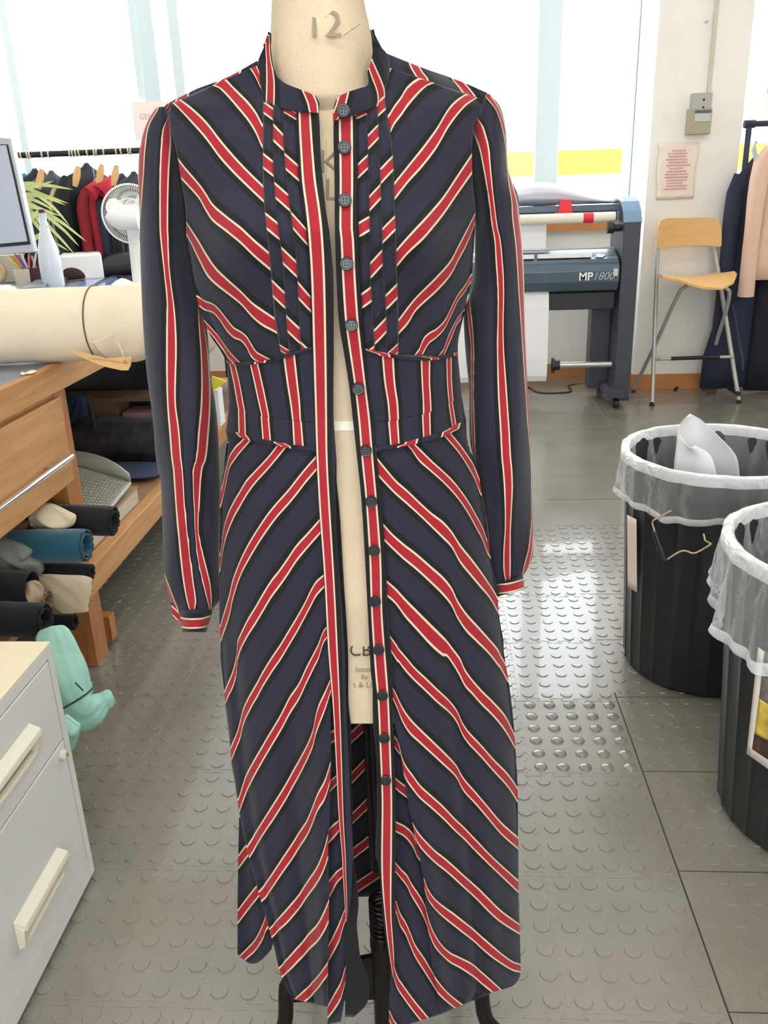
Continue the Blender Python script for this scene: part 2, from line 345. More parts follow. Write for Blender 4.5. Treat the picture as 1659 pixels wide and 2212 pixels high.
SR = stripes('''
1:F 930,-15,70 990,57,70 1050,145,80 1100,230,90 1140,330,90
2:F 665,40,60 720,105,90 800,180,80 880,252,80 940,312,85 1000,385,85 1060,475,90 1110,565,95 1150,640,95 1185,735,100
3:F 435,190,120 500,265,110 560,330,100 640,400,100 720,475,95 800,550,100 880,620,120 940,685,115 1000,785,130 1070,872,130 1140,960,120 1200,1040,100 1255,1130,110
4:F 467,628,115 530,695,105 610,768,110 700,840,115 800,930,120 880,1005,130 940,1080,130 980,1165,130 1040,1255,130 1120,1340,120 1200,1425,110 1260,1500,115 H 1400,105,110 1450,190,120
5:F 492,1020,110 555,1075,110 620,1155,130 700,1240,140 800,1345,150 880,1420,140 H 975,0,130 1030,72,130 1080,150,150 1120,235,140 1180,310,120 1250,390,120 1350,490,120 1440,600,130 1510,730,110
6:F 513,1390,100 570,1475,110 H 585,45,110 650,125,120 720,205,110 800,280,110 900,378,110 1000,470,100 1060,545,100 1100,635,100 1150,712,100 1250,820,100 1350,935,100 1450,1040,110 1535,1160,120
7:H 541,345,90 580,425,100 620,520,120 680,615,130 755,690,120 850,780,115 950,875,110 1050,980,100 1100,1070,110 1200,1185,100 1300,1305,100 1400,1425,100 1480,1500,100 1540,1550,100
8:H 552,730,95 580,770,95 603,830,80 620,905,90 650,985,110 700,1060,120 765,1145,110 850,1220,105 950,1310,105 1050,1415,100 1120,1480,100 1200,1560,100 J 1250,300,100 1350,395,100 1495,530,110
9:H 705,1410,40 J 605,30,60 640,110,100 700,190,110 790,280,110 875,345,110 955,415,110 1050,505,110 1150,590,115 1240,685,120 1340,780,110 1505,895,90
10:J 700,510,80 730,600,90 780,675,90 850,740,100 950,815,110 1050,895,110 1150,975,110 1250,1065,110 1350,1145,95 1450,1210,80 1510,1228,75
11:J 690,730,130 720,810,120 750,910,110 790,1000,110 850,1080,90 920,1140,90 1000,1180,95 1100,1240,110 1200,1320,110 1290,1400,100
12:J 650,1130,110 700,1205,120 800,1370,110 890,1475,90 1000,1560,80
''', 'y', 1)
fold = 'F 425,85 455,400 485,800 505,1200 535,1595 H 548,400 560,600 603,820 632,980 662,1190 702,1380 730,1530 J 642,210 690,450 705,640 740,1000 800,1400 852,1616'
def foldR(u, v, X, Y):
    g = np.clip((Y - 1550) / 250, 0, 1)
    return -.013 * g * np.exp(-((u - .04) / .12) ** 2) + .009 * np.clip((Y - 1300) / 250, 0, 1) * np.exp(-((u - .5) / .07) ** 2) - .004 * g * np.exp(-((u - .68) / .1) ** 2)
panel('skirt_front', fold, 'D 1015,1520 F 1055,50 1110,150 1150,380 1190,700 1250,1000 1275,1250 1300,1380 H 1432,30 1470,270 1500,500 1520,750 1540,1100 1545,1659 J 1500,600 1515,1100 1515,1275 1490,1340 1430,1390 1340,1405', 120, 260, SR, dress, off=foldR)
SRa = stripes('''
8:H 552,730,95 580,770,95
9:H 568,1075,90 650,1140,90
10:H 568,1420,85 640,1455,90 700,1520,110 740,1610,110
11:J 455,375,85 500,425,85 550,480,100 590,560,110 640,640,120 690,730,130 720,810,120 750,910,110
12:J 457,710,100 490,810,110 540,890,110 578,980,120 620,1080,110 700,1205,120 800,1370,110
13:J 428,1225,110 465,1345,110 535,1450,110 620,1565,110 685,1645,110
14:J 402,1640,90 430,1706,90
''', 'y', 1)
panel('skirt_fold', 'H 556,600 568,1000 568,1659 J 448,300 452,700 438,950 426,1150 412,1300 400,1500 396,1760', 'H 562,600 608,820 637,980 668,1190 709,1380 738,1530 J 652,210 700,450 712,640 745,1000 803,1400 854,1616', 36, 170, SRa, dress,
      off=lambda u, v, X, Y: .010 * np.clip(1 - (Y - 1850) / 120, 0, 1) + .006 * np.sin(u * 6) * np.clip((Y - 1650) / 200, 0, 1) * (1 - u))
# --- skirt and bodice back (seen from inside through the opening)
SBk = stripes('''
0:G 1240,370,110 1325,290,110
1:G 1240,800,110 1325,720,110
2:G 1265,1140,110 1350,1050,110
3:G 1245,1530,110 1375,1400,110
4:G 1265,1830,110 1395,1730,110
5:I 1210,560,110 1345,470,110
''', 'y', -1)
def backd(x, y):
    xl, xr = BODY(y, 1), BODY(y, 2); s = np.clip((x - (xl + xr) / 2) / ((xr - xl) / 2), -1, 1) * .99
    return BODY(y, 3) + np.interp(y, [100, 230, 500, 900, 1300, 1950], [.03, .05, .085, .075, .11, .13]) * np.sqrt(1 - s * s)
panel('back_panel', 'P 440,190 352,235 365,300 402,480 432,640 492,770 498,900 486,1000 476,1300 505,1600 528,1900 530,2000', 'P 960,190 1042,240 1040,300 1020,480 1008,640 985,770 998,900 1020,1000 1068,1300 1098,1600 1104,1900 1104,2030', 70, 120, SBk, dress, depth=backd, hem=-78)
# --- bodice
BL = stripes('''
1:A 640,600,60 680,615,110 760,700,120 850,800,140 905,880,160 945,965,180
2:A 350,740,70 450,830,110 550,935,130 650,1067,138 750,1182,130 850,1285,122 950,1382,120
3:A 345,1190,130 400,1255,115 500,1370,110 550,1450,130 C 600,32,125 700,115,115 800,195,120 900,290,125 1000,375,125
4:C 415,150,95 450,210,110 500,302,140 560,410,155 620,485,130 700,555,110 800,640,100 880,725,110 950,780,120 1040,835,105
5:C 495,665,70 540,695,75 600,715,70 650,765,80 700,835,90 750,890,80 800,915,70 840,955,85 870,1010,100 910,1060,75 960,1080,50
6:C 555,845,50 600,895,50 640,945,60 680,1000,60 720,1055,60 760,1095,50
''', 'y', 1)
panel('bodice_front', 'A 300,745 285,830 300,930 345,1120 375,1300 405,1500 C 412,250 445,400 470,520 480,640 510,730 550,850 590,930 640,1000 685,1080 698,1112',
      'A 918,470 945,600 972,720 962,800 958,1000 960,1300 970,1493 C 980,30 1003,330 1018,500 1042,780 1062,900 1082,1000 1097,1085', 90, 130, BL, dress)
BRt = stripes('''
1:B 735,590,50 680,615,110 600,690,150 550,765,140 500,832,140 470,890,160
2:B 1075,690,50 1000,728,90 900,832,135 800,998,145 700,1132,140 600,1250,125 505,1372,130
3:B 1058,1172,150 950,1330,140 850,1478,135 750,1600,140 D 700,162,140 600,262,125 512,365,130
4:D 1075,80,75 1020,205,110 960,320,110 900,432,110 800,545,110 700,640,100 650,692,100 600,765,125 540,840,110
5:D 1050,505,50 1000,585,50 960,635,50 920,715,60 880,800,60 850,848,65 800,897,68 750,930,80 710,985,110 680,1055,100
6:D 945,815,40 910,895,70 880,965,70 855,1035,60
''', 'y', -1)
panel('bodice_front', 'B 435,475 440,600 435,740 470,900 485,1050 500,1300 510,1659 D 508,60 515,300 520,480 528,780 530,1000 528,1048',
      'B 1150,720 1105,800 1078,880 1065,960 1058,1100 1062,1300 1082,1500 D 1082,100 1068,350 1060,470 1035,600 1003,700 975,830 958,960 955,1060', 90, 130, BRt, dress)
# shoulder yokes
YL = stripes('''
0:A 390,690,70 350,745,70
1:A 740,545,110 650,612,100
2:A 1100,440,70 1000,520,70
''', 'x')
panel('shoulder_yoke', 'A 300,735 480,640 640,580 740,535 915,435', 'A 305,750 480,680 645,625 740,580 920,490', 10, 60, YL, dress, off=.002)
YR = stripes('''
0:B 280,440,70 300,560,70
1:B 645,470,68 665,510,70 705,565,78
2:B 950,570,70 1000,630,76 1045,690,80
''', 'x')
panel('shoulder_yoke', 'B 418,372 620,455 780,515 900,555 1030,605 1170,668', 'B 430,490 690,565 760,592 900,635 1040,690 1150,735', 16, 70, YR, dress, off=lambda u, v, X, Y: .004 * (1 - u))
# pin tucks
def tuck(a, b, txt, sgn, off):
    return panel('pin_tuck', a, b, 10, 120, stripes(txt, 'y', sgn), dress, off=lambda u, v, X, Y: off - .004 * (np.sin(u * 3.14) ** .5) if True else 0)
e = ['A 962,735 958,1000 960,1300 970,1493 C 1003,330 1018,500 1042,780 1062,900 1080,1000 1092,1050',
     'A 1032,740 1028,900 1030,1200 1050,1493 C 1090,330 1110,550 1122,780 1135,940 1145,1035',
     'A 1102,760 1103,1000 1115,1200 1150,1493 C 1192,330 1205,550 1215,780 1226,985 1228,1015',
     'A 1200,780 1205,1000 1215,1250 1245,1493 C 1275,200 1292,500 1305,780 1312,1000 1312,1005']
tuck(e[0], e[1], '0:A 975,780,90 1030,825,90\n1:A 958,1150,115 1030,1215,115\n2:A 975,1580,115 C 1075,175,115\n3:C 1015,560,120 1112,660,120\n4:C 1085,1000,40 1145,1040,40', 1, -.002)
tuck(e[1], e[2], '0:A 1030,500,110 1100,560,110\n1:A 1028,945,130 1105,1030,120\n2:A 1045,1365,115 1145,1460,115\n3:C 1090,330,115 1197,440,115\n4:C 1125,820,115 1225,920,115', 1, -.002)
tuck(e[2], e[3], '0:A 1120,790,50 1190,835,50\n1:A 1110,1150,115 1200,1235,115\n2:A 1163,1575,110 C 1245,180,110\n3:C 1210,585,125 1290,680,115\n4:C 1230,1010,115 1310,1090,115', 1, -.002)
e = ['B 228,815 235,1000 240,1300 245,1659 D 250,200 262,600 285,900 300,1020',
     'B 306,755 313,1000 318,1250 325,1520 D 328,100 330,450 345,700 362,1000 366,1030',
     'B 378,710 390,900 400,1200 412,1500 D 415,100 420,400 440,650 450,900 452,1045',
     'B 430,675 445,820 480,1000 495,1200 505,1500 D 508,60 515,300 522,520 530,780 530,1050']
tuck(e[0], e[1], '0:B 235,830,50 265,815,50\n1:B 240,1235,110 315,1155,110\n2:B 248,1650,110 D 322,110,110\n3:D 265,670,115 340,610,115\n4:D 300,1080,100 360,1030,100', -1, -.002)
tuck(e[1], e[2], '0:B 315,600,110 390,520,110\n1:B 315,1025,110 390,940,110\n2:B 325,1465,115 405,1370,115\n3:D 328,455,120 420,345,120\n4:D 362,925,115 447,830,115', -1, -.002)
tuck(e[2], e[3], '0:B 375,800,110 435,735,110\n1:B 408,1265,120 495,1165,115\n2:D 415,205,110 508,105,110\n3:D 440,680,115 523,590,115\n4:D 480,1045,60 528,1000,70', -1, -.002)
# --- waistband
WLa = stripes('0:C 740,1115,42 770,1250,45 803,1435,48\n1:C 893,1115,60 920,1230,60 950,1370,60 975,1490,55\n2:C 1145,1062,85 1168,1250,80 1188,1400,72 1198,1515,62', 'x')
WLb = stripes('0:C 805,1435,50 810,1620,52\n1:C 970,1485,58 985,1665,60\n2:C 1200,1515,66 1213,1705,72', 'x')
WRa = stripes('0:D 455,1055,85 470,1250,78 492,1400,75 500,1525,72\n1:D 725,1085,68 728,1250,60 735,1370,60 738,1465,62\n2:D 892,1070,36 896,1250,34 908,1395,34', 'x')
WRb = stripes('0:D 494,1525,72 508,1705,68\n1:D 730,1480,60 736,1645,55\n2:D 905,1400,30 930,1560,30', 'x')
def rowp(name, top, bot, ev, n, m2, **k):     # rows run along the waist: left=top edge, right=bottom edge
    return panel(name, top, bot, m2, n, ev, dress, **k)
mid = 'C 716,1400 830,1450 950,1490 1100,1512 1335,1542'
rowp('waistband', 'C 700,1098 750,1118 830,1118 900,1108 1040,1085 1200,1040 1340,1000', mid, WLa, 90, 30, off=-.004)
rowp('waistband', mid, 'C 694,1592 760,1615 850,1640 1000,1672 1160,1703 1240,1712 1345,1728', WLb, 90, 16, off=-.0045)
midr = 'D 340,1535 460,1528 600,1502 760,1460 890,1402 985,1350'
rowp('waistband', 'D 290,1012 360,1035 450,1052 600,1078 750,1086 850,1076 955,1050', midr, WRa, 90, 30, off=-.004)
rowp('waistband', midr, 'D 375,1720 530,1700 650,1670 760,1640 860,1612 940,1570 1018,1525', WRb, 90, 16, off=-.0045)
pip = stripes('0:C 715,1105,50 740,1125,50\n1:C 940,1085,80 1010,1070,80\n2:C 1400,1000,60', 'x')
rowp('piping', 'C 695,1092 750,1110 830,1110 900,1100 1040,1075 1200,1022 1340,985', 'C 698,1106 750,1126 830,1126 900,1116 1040,1095 1200,1045 1340,1006', pip, 90, 6, off=-.0075)
pip = stripes('0:C 795,1610,60 830,1650,60\n1:C 1070,1680,70 1120,1705,70\n2:C 1500,1700,60', 'x')
rowp('piping', 'C 694,1580 760,1604 850,1630 1000,1664 1160,1692 1240,1704 1345,1722', 'C 694,1600 760,1628 850,1660 1000,1690 1160,1722 1240,1730 1345,1745', pip, 90, 6, off=-.0075)
pip = stripes('0:D 330,1015,60 430,1045,80\n1:D 730,1068,60 790,1072,60\n2:D 945,1045,30', 'x')
rowp('piping', 'D 290,1005 360,1020 450,1038 600,1060 750,1064 850,1054 955,1030', 'D 295,1030 360,1048 450,1065 600,1085 750,1090 850,1078 960,1054', pip, 90, 6, off=-.0075)
pip = stripes('0:D 300,1700,60\n1:D 570,1705,90 620,1690,90\n2:D 880,1605,70 930,1580,70\n3:D 1200,1580,70', 'x')
rowp('piping', 'D 375,1708 530,1688 650,1656 760,1626 860,1594 940,1556 1018,1512', 'D 378,1735 530,1716 650,1690 760,1662 860,1634 950,1590 1020,1545', pip, 90, 6, off=-.0075)
# --- plackets
PLs = stripes('0:A 1255,800,85 1262,950,90 1272,1100,92 1287,1300,98 1315,1500,102 C 1335,200,102 1352,500,98 1365,1000,92 1375,1500,82 1382,1800,76 E 1202,500,76 1235,1000,70 1260,1500,68 G 1108,500,64 1130,1000,52 1150,1500,42 1175,1866,32 I 1095,400,30 1110,700,22 1112,860,6', 'x')
PLleft = 'A 1196,805 1203,1000 1215,1250 1245,1493 C 1275,200 1302,500 1315,1000 1330,1500 1338,1800 E 1160,500 1195,1000 1222,1500 G 1072,500 1100,1000 1125,1500 1155,1866 I 1078,400 1098,700 1110,870'
PLright = 'A 1355,805 1350,900 1365,1100 1385,1300 1405,1493 C 1435,200 1452,500 1455,1000 1458,1500 1478,1800 E 1270,300 1280,600 1305,1000 1340,1500 G 1190,500 1215,1000 1235,1500 1255,1866 I 1165,400 1150,700 1116,872'
o = panel('button_placket', PLleft, PLright, 16, 300, PLs, dress, off=-.007, thick=.003)
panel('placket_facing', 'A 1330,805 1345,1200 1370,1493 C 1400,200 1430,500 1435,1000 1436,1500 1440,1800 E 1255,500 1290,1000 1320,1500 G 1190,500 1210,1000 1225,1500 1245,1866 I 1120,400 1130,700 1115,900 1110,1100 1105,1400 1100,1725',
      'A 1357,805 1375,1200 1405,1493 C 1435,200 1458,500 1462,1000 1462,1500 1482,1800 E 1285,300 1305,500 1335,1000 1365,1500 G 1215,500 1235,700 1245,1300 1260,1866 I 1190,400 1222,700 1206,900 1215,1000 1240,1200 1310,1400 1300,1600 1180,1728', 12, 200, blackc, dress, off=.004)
PRs = stripes('0:B 155,860,100 160,1300,95 158,1659,95 D 165,200,95 178,500,95 198,800,95 222,1000,88 255,1250,80 285,1500,82 310,1800,82 F 387,400,76 415,800,80 427,1200,76 455,1595,80 H 470,400,88 487,800,86 500,1200,82 497,1659,84 J 376,500,80 390,800,54 408,1000,46 428,1200,28 437,1300,14', 'x')
panel('button_placket', 'B 68,840 68,1000 75,1300 78,1659 D 85,400 105,800 140,1020 178,1260 205,1500 238,1800 F 320,400 345,800 366,1200 386,1595 H 385,300 390,600 415,900 420,1300 410,1659 J 300,300 322,500 345,800 372,1000 402,1200 418,1300',
      'B 200,815 222,835 236,900 238,1300 240,1659 D 252,400 272,800 292,1020 312,1260 350,1500 375,1800 F 455,400 485,800 505,1200 535,1595 H 545,400 557,800 570,1200 567,1659 J 448,500 450,800 440,1000 440,1200 440,1300', 16, 300, PRs, dress, off=-.007, thick=.003)
# --- buttons
for k, (bx, by) in enumerate([(742, 240), (744, 319), (745, 433), (749, 570), (759, 702), (774, 839), (790, 973), (802, 1083), (808, 1189), (810, 1299), (818, 1403), (826, 1502), (830, 1594), (833, 1685)]):
    dd = float(body(bx, by)) - (.0125 if k else .03); c = PD(bx, by, dd); n = Vector(-FH * .98 + CU * .1)
    b = MB().lathe([(.0001, 0), (.0052, 0), (.0066, .001), (.0066, .0022), (.0058, .0030), (.0047, .0029), (.0042, .0021), (.0001, .0021)], c, n, 28, cap=False)
    bo = b.obj('button', mat('button_resin', (18, 18, 21), .35, coat=.15), dress, smooth=True)
    h = MB(); a = Vector(RH); up = a.cross(n).normalized()
    for sx in (-1, 1):
        for sz in (-1, 1): h.lathe([(.00075, 0), (.00075, .0003)], c + n.normalized() * .0021 + a * sx * .0014 + up * sz * .0014, n, 8)
    h.obj('thread_holes', mat('button_hole', (10, 10, 10), .8), bo)
# --- sleeves
def tubep(name, left, right, nt, nv, ev, parent, d0, dep, m=None, wr=None, arc=(0, 2 * math.pi)):
    Lp = crom(tr(left), nv); Rp = crom(tr(right), nv); t = np.linspace(arc[0], arc[1], nt)[None, :]
    u = (1 - np.cos(t)) / 2; X = Lp[:, :1] * (1 - u) + Rp[:, :1] * u; Y = Lp[:, 1:2] * (1 - u) + Rp[:, 1:2] * u
    v = np.linspace(0, 1, nv)[:, None]; D = np.interp(v, np.linspace(0, 1, len(d0)), d0) - np.interp(v, np.linspace(0, 1, len(dep)), dep) * np.sin(t)
    if wr is not None: D = D + wr(X, Y, t, v)
    if m is None and name == 'sleeve':
        fr = ev(X, Y); pe = ev(Rp[:, :1], Rp[:, 1:2]); at = np.where(t > math.pi, pe + (t - math.pi) * .62, fr); return grid(name, X, Y, D, lambda a, b: at, STRIPED, parent)
    return grid(name, X, Y, D, ev, m or STRIPED, parent, attr=m is None)
ZL = stripes('''
0:A 180,790,45 115,900,50 90,1050,50 80,1250,42 70,1450,30 55,1659,25 C 20,600,25 60,1500,25 E -20,300,15 30,900,15 85,1100,40 120,1200,50
1:A 278,852,8 265,910,50 262,1000,72 250,1200,70 245,1400,65 245,1659,60 C 248,200,60 258,350,45 272,500,38 290,650,45 297,800,65 300,1000,76 298,1200,70 300,1400,62 321,1600,75 336,1800,75 E 147,200,76 167,500,73 197,800,78 220,1000,82 243,1150,74 250,1235,30
2:A 500,850,40 480,1500,40 C 500,600,25 510,800,30 522,900,45 533,1000,52 545,1200,62 545,1400,70 530,1600,78 510,1800,76 E 288,200,72 280,350,55 280,500,36 278,600,26 285,700,28 310,850,50 345,1000,58 365,1100,46 379,1200,16
3:E 560,200,40 520,1200,40
''', 'x')
wrk = lambda X, Y, t, v: .004 * np.sin(X / 16 + Y / 90) * np.clip((v - .3) * 2, 0, 1)
tubep('sleeve', 'A 215,765 190,772 120,890 75,1050 60,1200 70,1493 C 75,300 85,600 100,900 125,1200 165,1500 190,1800 E 22,300 35,600 50,950 95,1150 150,1250',
      'A 262,765 275,800 300,930 345,1120 375,1300 405,1493 C 415,250 460,450 490,620 522,740 548,830 562,920 570,1050 582,1200 615,1400 635,1600 640,1800 E 445,300 440,700 440,1050 440,1150 395,1215', 72, 200, ZL, dress, [.985, .985, .985, .97, .965, .96], [.02, .045, .05, .05, .052, .05, .03], wr=wrk)
cuffs = stripes('0:E 100,1200,75 160,1302,75 300,1315,75 390,1292,75 420,1280,75', 'y', 0)
tubep('cuff', 'E 158,1225 160,1260 168,1310 180,1378', 'E 392,1205 392,1240 378,1290 350,1378', 60, 24, cuffs, dress, [.96, .96], [.034, .032])
panel('cuff_overlap', 'E 98,1165 104,1215 112,1275', 'E 160,1205 168,1260 175,1305', 14, 20, stripes('0:E 100,1215,70 170,1285,70', 'y', 1), dress, depth=lambda x, y: .955 + 0 * x)
ZR = stripes('''
0:B 900,900,30 D 1045,800,25 1062,1000,20 1062,1300,15 1068,1600,20 1080,1800,15 F 1180,600,20 1200,900,20
1:B 1088,842,8 1100,900,80 1112,950,90 1145,1050,76 1168,1200,56 1195,1400,38 1228,1650,38 D 1240,200,42 1258,400,50 1268,600,46 1265,800,42 1265,1000,48 1278,1300,65 1297,1600,70 1307,1800,70 F 1328,200,68 1335,350,60 1331,600,40 1325,750,50 1325,900,50 1330,965,34
2:B 1178,690,50 1252,800,28 1306,1000,25 1322,1200,18 1334,1300,25 1365,1450,42 1380,1600,55 D 1372,50,52 1400,300,50 1415,600,42 1430,900,28 1447,1200,20 1466,1500,20 1490,1800,16 F 1500,300,15 1502,550,15 1496,650,22 1488,750,30 1465,850,38 1450,900,30
3:B 1500,700,30 F 1640,900,30
''', 'x')
tubep('sleeve', 'B 1160,672 1112,780 1082,850 1065,960 1058,1100 1060,1300 1082,1493 D 1084,200 1070,500 1040,620 1003,720 1005,900 1020,1100 1040,1300 1040,1500 1050,1700 F 1100,150 1130,400 1170,750 1200,900 1252,1005',
      'B 1190,672 1260,760 1300,900 1320,1200 1340,1280 1390,1400 D 1402,50 1430,400 1435,600 1440,900 1455,1200 1470,1500 1485,1800 F 1498,300 1503,600 1502,800 1462,900 1436,932', 72, 200, ZR, dress, [.985, .99, .995, .995, .99, .985], [.02, .045, .05, .05, .052, .05, .03], wr=wrk)
tubep('cuff', 'F 1245,1000 1245,1040 1248,1084', 'F 1434,930 1442,990 1444,1030', 60, 24, stripes('0:F 1240,1030,70 1340,1020,70 1440,992,70', 'y', 0), dress, [.985, .985], [.034, .034])
# --- collar
def cold(x, y): return .968 - .064 * np.sqrt(np.clip(1 - ((x - 700) / 150.) ** 2, 0, 1))
CLs = stripes('0:A 1000,430,30 1010,520,50 1015,600,60 1012,760,62\n1:A 1275,655,70 1312,740,75 1322,805,65\n2:A 1700,700,70', 'x')
panel('stand_collar', 'A 1000,228 960,340 925,440 918,500 940,600 972,722 1030,762 1150,790 1280,806 1357,810', 'A 1008,240 1012,340 1020,440 1035,500 1060,552 1120,600 1230,645 1330,688 1350,720 1357,745', 16, 90, CLs, dress, depth=cold, off=lambda u, v, X, Y: -.006 * v + .012 * u * (1 - v), thick=.002)
CRs = stripes('0:B 65,860,62 115,760,72 135,690,70\n1:B 400,765,60 405,720,48 400,650,60 372,570,62 345,500,55 325,440,40\n2:B 700,700,60', 'x')
panel('stand_collar', 'B 350,208 375,290 448,388 465,450 458,560 432,650 436,700 385,760 300,793 180,832 66,868', 'B 350,225 352,330 338,440 315,510 320,590 300,620 250,635 170,662 100,700 78,740 66,800', 16, 90, CRs, dress, depth=cold, off=lambda u, v, X, Y: -.012 * v + .010 * u * (1 - v), thick=.002)
panel('stand_collar', 'P 581,72 640,40 740,40 805,66', 'P 568,100 640,110 740,108 828,110', 8, 40, plain, dress, depth=lambda x, y: 1.03 - .045 * np.abs((x - 695) / 130.) ** 2)
# ================================================================== DRESS FORM
form = thing('dress_form', (base.x, base.y, 0), 'cream canvas tailoring form stamped 12, on a dark cast iron stand, under the striped dress', 'dress form')
TB = [(204, 660, 735), (212, 620, 790), (228, 570, 850), (250, 500, 930), (275, 450, 965), (330, 430, 985), (480, 445, 985), (620, 460, 975), (760, 515, 955), (900, 520, 965), (1000, 512, 990), (1100, 505, 1010), (1300, 500, 1040), (1440, 515, 1050), (1563, 530, 1060)]
def torso(name, T, dd, m, nt=64, nv=80, back=.05):
    T = crom(T, nv); t = np.linspace(0, 2 * math.pi, nt + 1)[:-1][None, :]; u = (1 - np.cos(t)) / 2
    X = T[:, 1:2] * (1 - u) + T[:, 2:3] * u; Y = T[:, :1] + 0 * u
    D = np.where(t < math.pi, dd(X, Y), BODY(Y, 3) + back * np.abs(np.sin(t)))
    return grid(name, X, Y, D, plain, m, form, attr=False, closeu=True)
def tfront(x, y):
    return np.where(y > 0, np.minimum(body(x, y) + .012, BODY(y, 3)), .97)
to = torso('torso', TB, tfront, M_canvas)
NB = [(-70, 590, 782), (0, 587, 787), (70, 584, 801), (130, 583, 806), (180, 586, 808), (215, 560, 830), (250, 530, 870)]
NBa = crom(NB, 50); t = np.linspace(0, 2 * math.pi, 65)[:-1][None, :]; u = (1 - np.cos(t)) / 2
X = NBa[:, 1:2] * (1 - u) + NBa[:, 2:3] * u; Y = NBa[:, :1] + 0 * u + 18 * np.clip((NBa[:, :1] - 100) / 100, 0, 1) * np.sin(t)
no = grid('neck', X, Y, .975 - np.interp(NBa[:, :1], [0, 190, 225, 250], [.054, .056, .045, .025]) * np.sin(t), plain, M_canvas, form, attr=False, closeu=True)
nv_ = [no.data.vertices[i].co.copy() for i in range(64)]; ncc = sum(nv_, Vector()) / 64
MB().add([ncc + Vector((0, 0, .012))] + [p + (ncc - p) * .1 + Vector((0, 0, .008)) for p in nv_] + nv_, [(0, 1 + i, 1 + (i + 1) % 64) for i in range(64)] + [(1 + i, 65 + i, 65 + (i + 1) % 64, 1 + (i + 1) % 64) for i in range(64)]).obj('neck_cap', M_woodv, form, smooth=True)
M_ink = mat('stencil_ink', (140, 128, 110), .9); M_ink2 = mat('stencil_ink_dark', (70, 64, 46), .9)
XR, ZU = Vector(CR), Vector(CU)
text('size_stamp', '12', .036, PD(699, 55, .9185), XR, ZU, M_ink, form)
text('stamp', 'K', .034, PD(713, 352, float(body(713, 352)) + .0105), XR, ZU, M_ink, form, bold=-.0005)
text('stamp', 'L', .030, PD(716, 412, float(body(716, 412)) + .0105), XR, ZU, M_ink, form)
text('stamp', 'CB', .020, PD(778, 1406, float(body(778, 1406)) + .0105), XR, ZU, M_ink2, form)
for s_, px_, py_, z_ in (('Stand', 785, 1447, .009), ('By', 787, 1463, .0085), ('t & Li', 783, 1480, .010), ('', 0, 0, 0)):
    if s_: text('stamp', s_, z_, PD(px_, py_, float(body(px_, py_)) + .0105), XR, ZU, mat('faded_ink', (150, 136, 100), .9), form)
def formpatch(name, x0, x1, y0, y1, m, o=.0112): return panel(name, 'P %g,%g %g,%g' % (x0, y0, x0, y1), 'P %g,%g %g,%g' % (x1, y0, x1, y1), 8, 8, plain, form, off=o, m=m, thick=0)
formpatch('waist_tape', 705, 782, 910, 930, mat('cotton_tape', (232, 226, 208), .9))
formpatch('centre_seam', 704, 705.2, 212, 900, mat('seam_thread', (176, 152, 112), .9))  # thin darker seam line down the canvas
pinm = MB().tube([PD(742, 76, .915), PD(778, 52, .916)], .0005, 6); pinm.obj('pin', M_metal, form)
capb = PD(790, 1566, .96)
# stand: pole, spring, cross plates, legs
ppx = lambda y: 822 - (y - 1700) * .004
top = PD(815, 1600, .965); p0 = PD(818, 1940, .965); p1 = PD(826, 2070, .965); axx, axy = p1.x, p1.y
MB().tube([(axx, axy, .75), (axx, axy, .34)], .012, 20).obj('pole', M_dkmetal, form, smooth=True)
sp = []; z1, z0 = p0.z, PD(820, 2018, .965).z
for i in range(161): w = i / 160; sp.append((axx + .0145 * math.cos(w * 2 * math.pi * 8), axy + .0145 * math.sin(w * 2 * math.pi * 8), z1 + (z0 - z1) * w))
MB().tube(sp, .0028, 8).obj('coil_spring', M_dkmetal, form, smooth=True)
MB().lathe([(.016, .0), (.018, -.01), (.018, -.02), (.0165, -.03), (.0165, -.21)], (axx, axy, z0), (0, 0, 1), 24).obj('lower_post', M_dkmetal, form, smooth=True)
zb = PD(800, 2060, .965).z; ze = PD(800, 2155, .965).z
cb = Vector((axx, axy, 0)); 
def fb(dx, dy, z): v = RH * dx + FH * dy; return Vector((axx + v[0], axy + v[1], z))
pl = MB()
for s in (-1, 1):
    pl.prism([fb(0, -.004, zb), fb(s * .145, -.004, zb - .03), fb(s * .15, -.004, ze), fb(0, -.004, ze)], Vector(FH) * .008)
pl.obj('cross_plate', M_dkmetal, form)
for s, yy in ((-1, -.02), (1, -.02), (-1, .13), (1, .13)):
    ex = .150 if yy < 0 else .12
    pts = [fb(s * ex * .75, yy * .3, zb - .01), fb(s * ex * .95, yy * .7, zb - .03), fb(s * (ex + .006), yy, ze - .03), fb(s * (ex + .035), yy * 1.5, 0.02), fb(s * (ex + .04), yy * 1.6, 0.006)]
    MB().tube(crom([tuple(p) for p in pts], 24).tolist(), [.0095] * 6 + [.0118] * 18, 16).obj('leg', M_dkmetal, form, smooth=True)
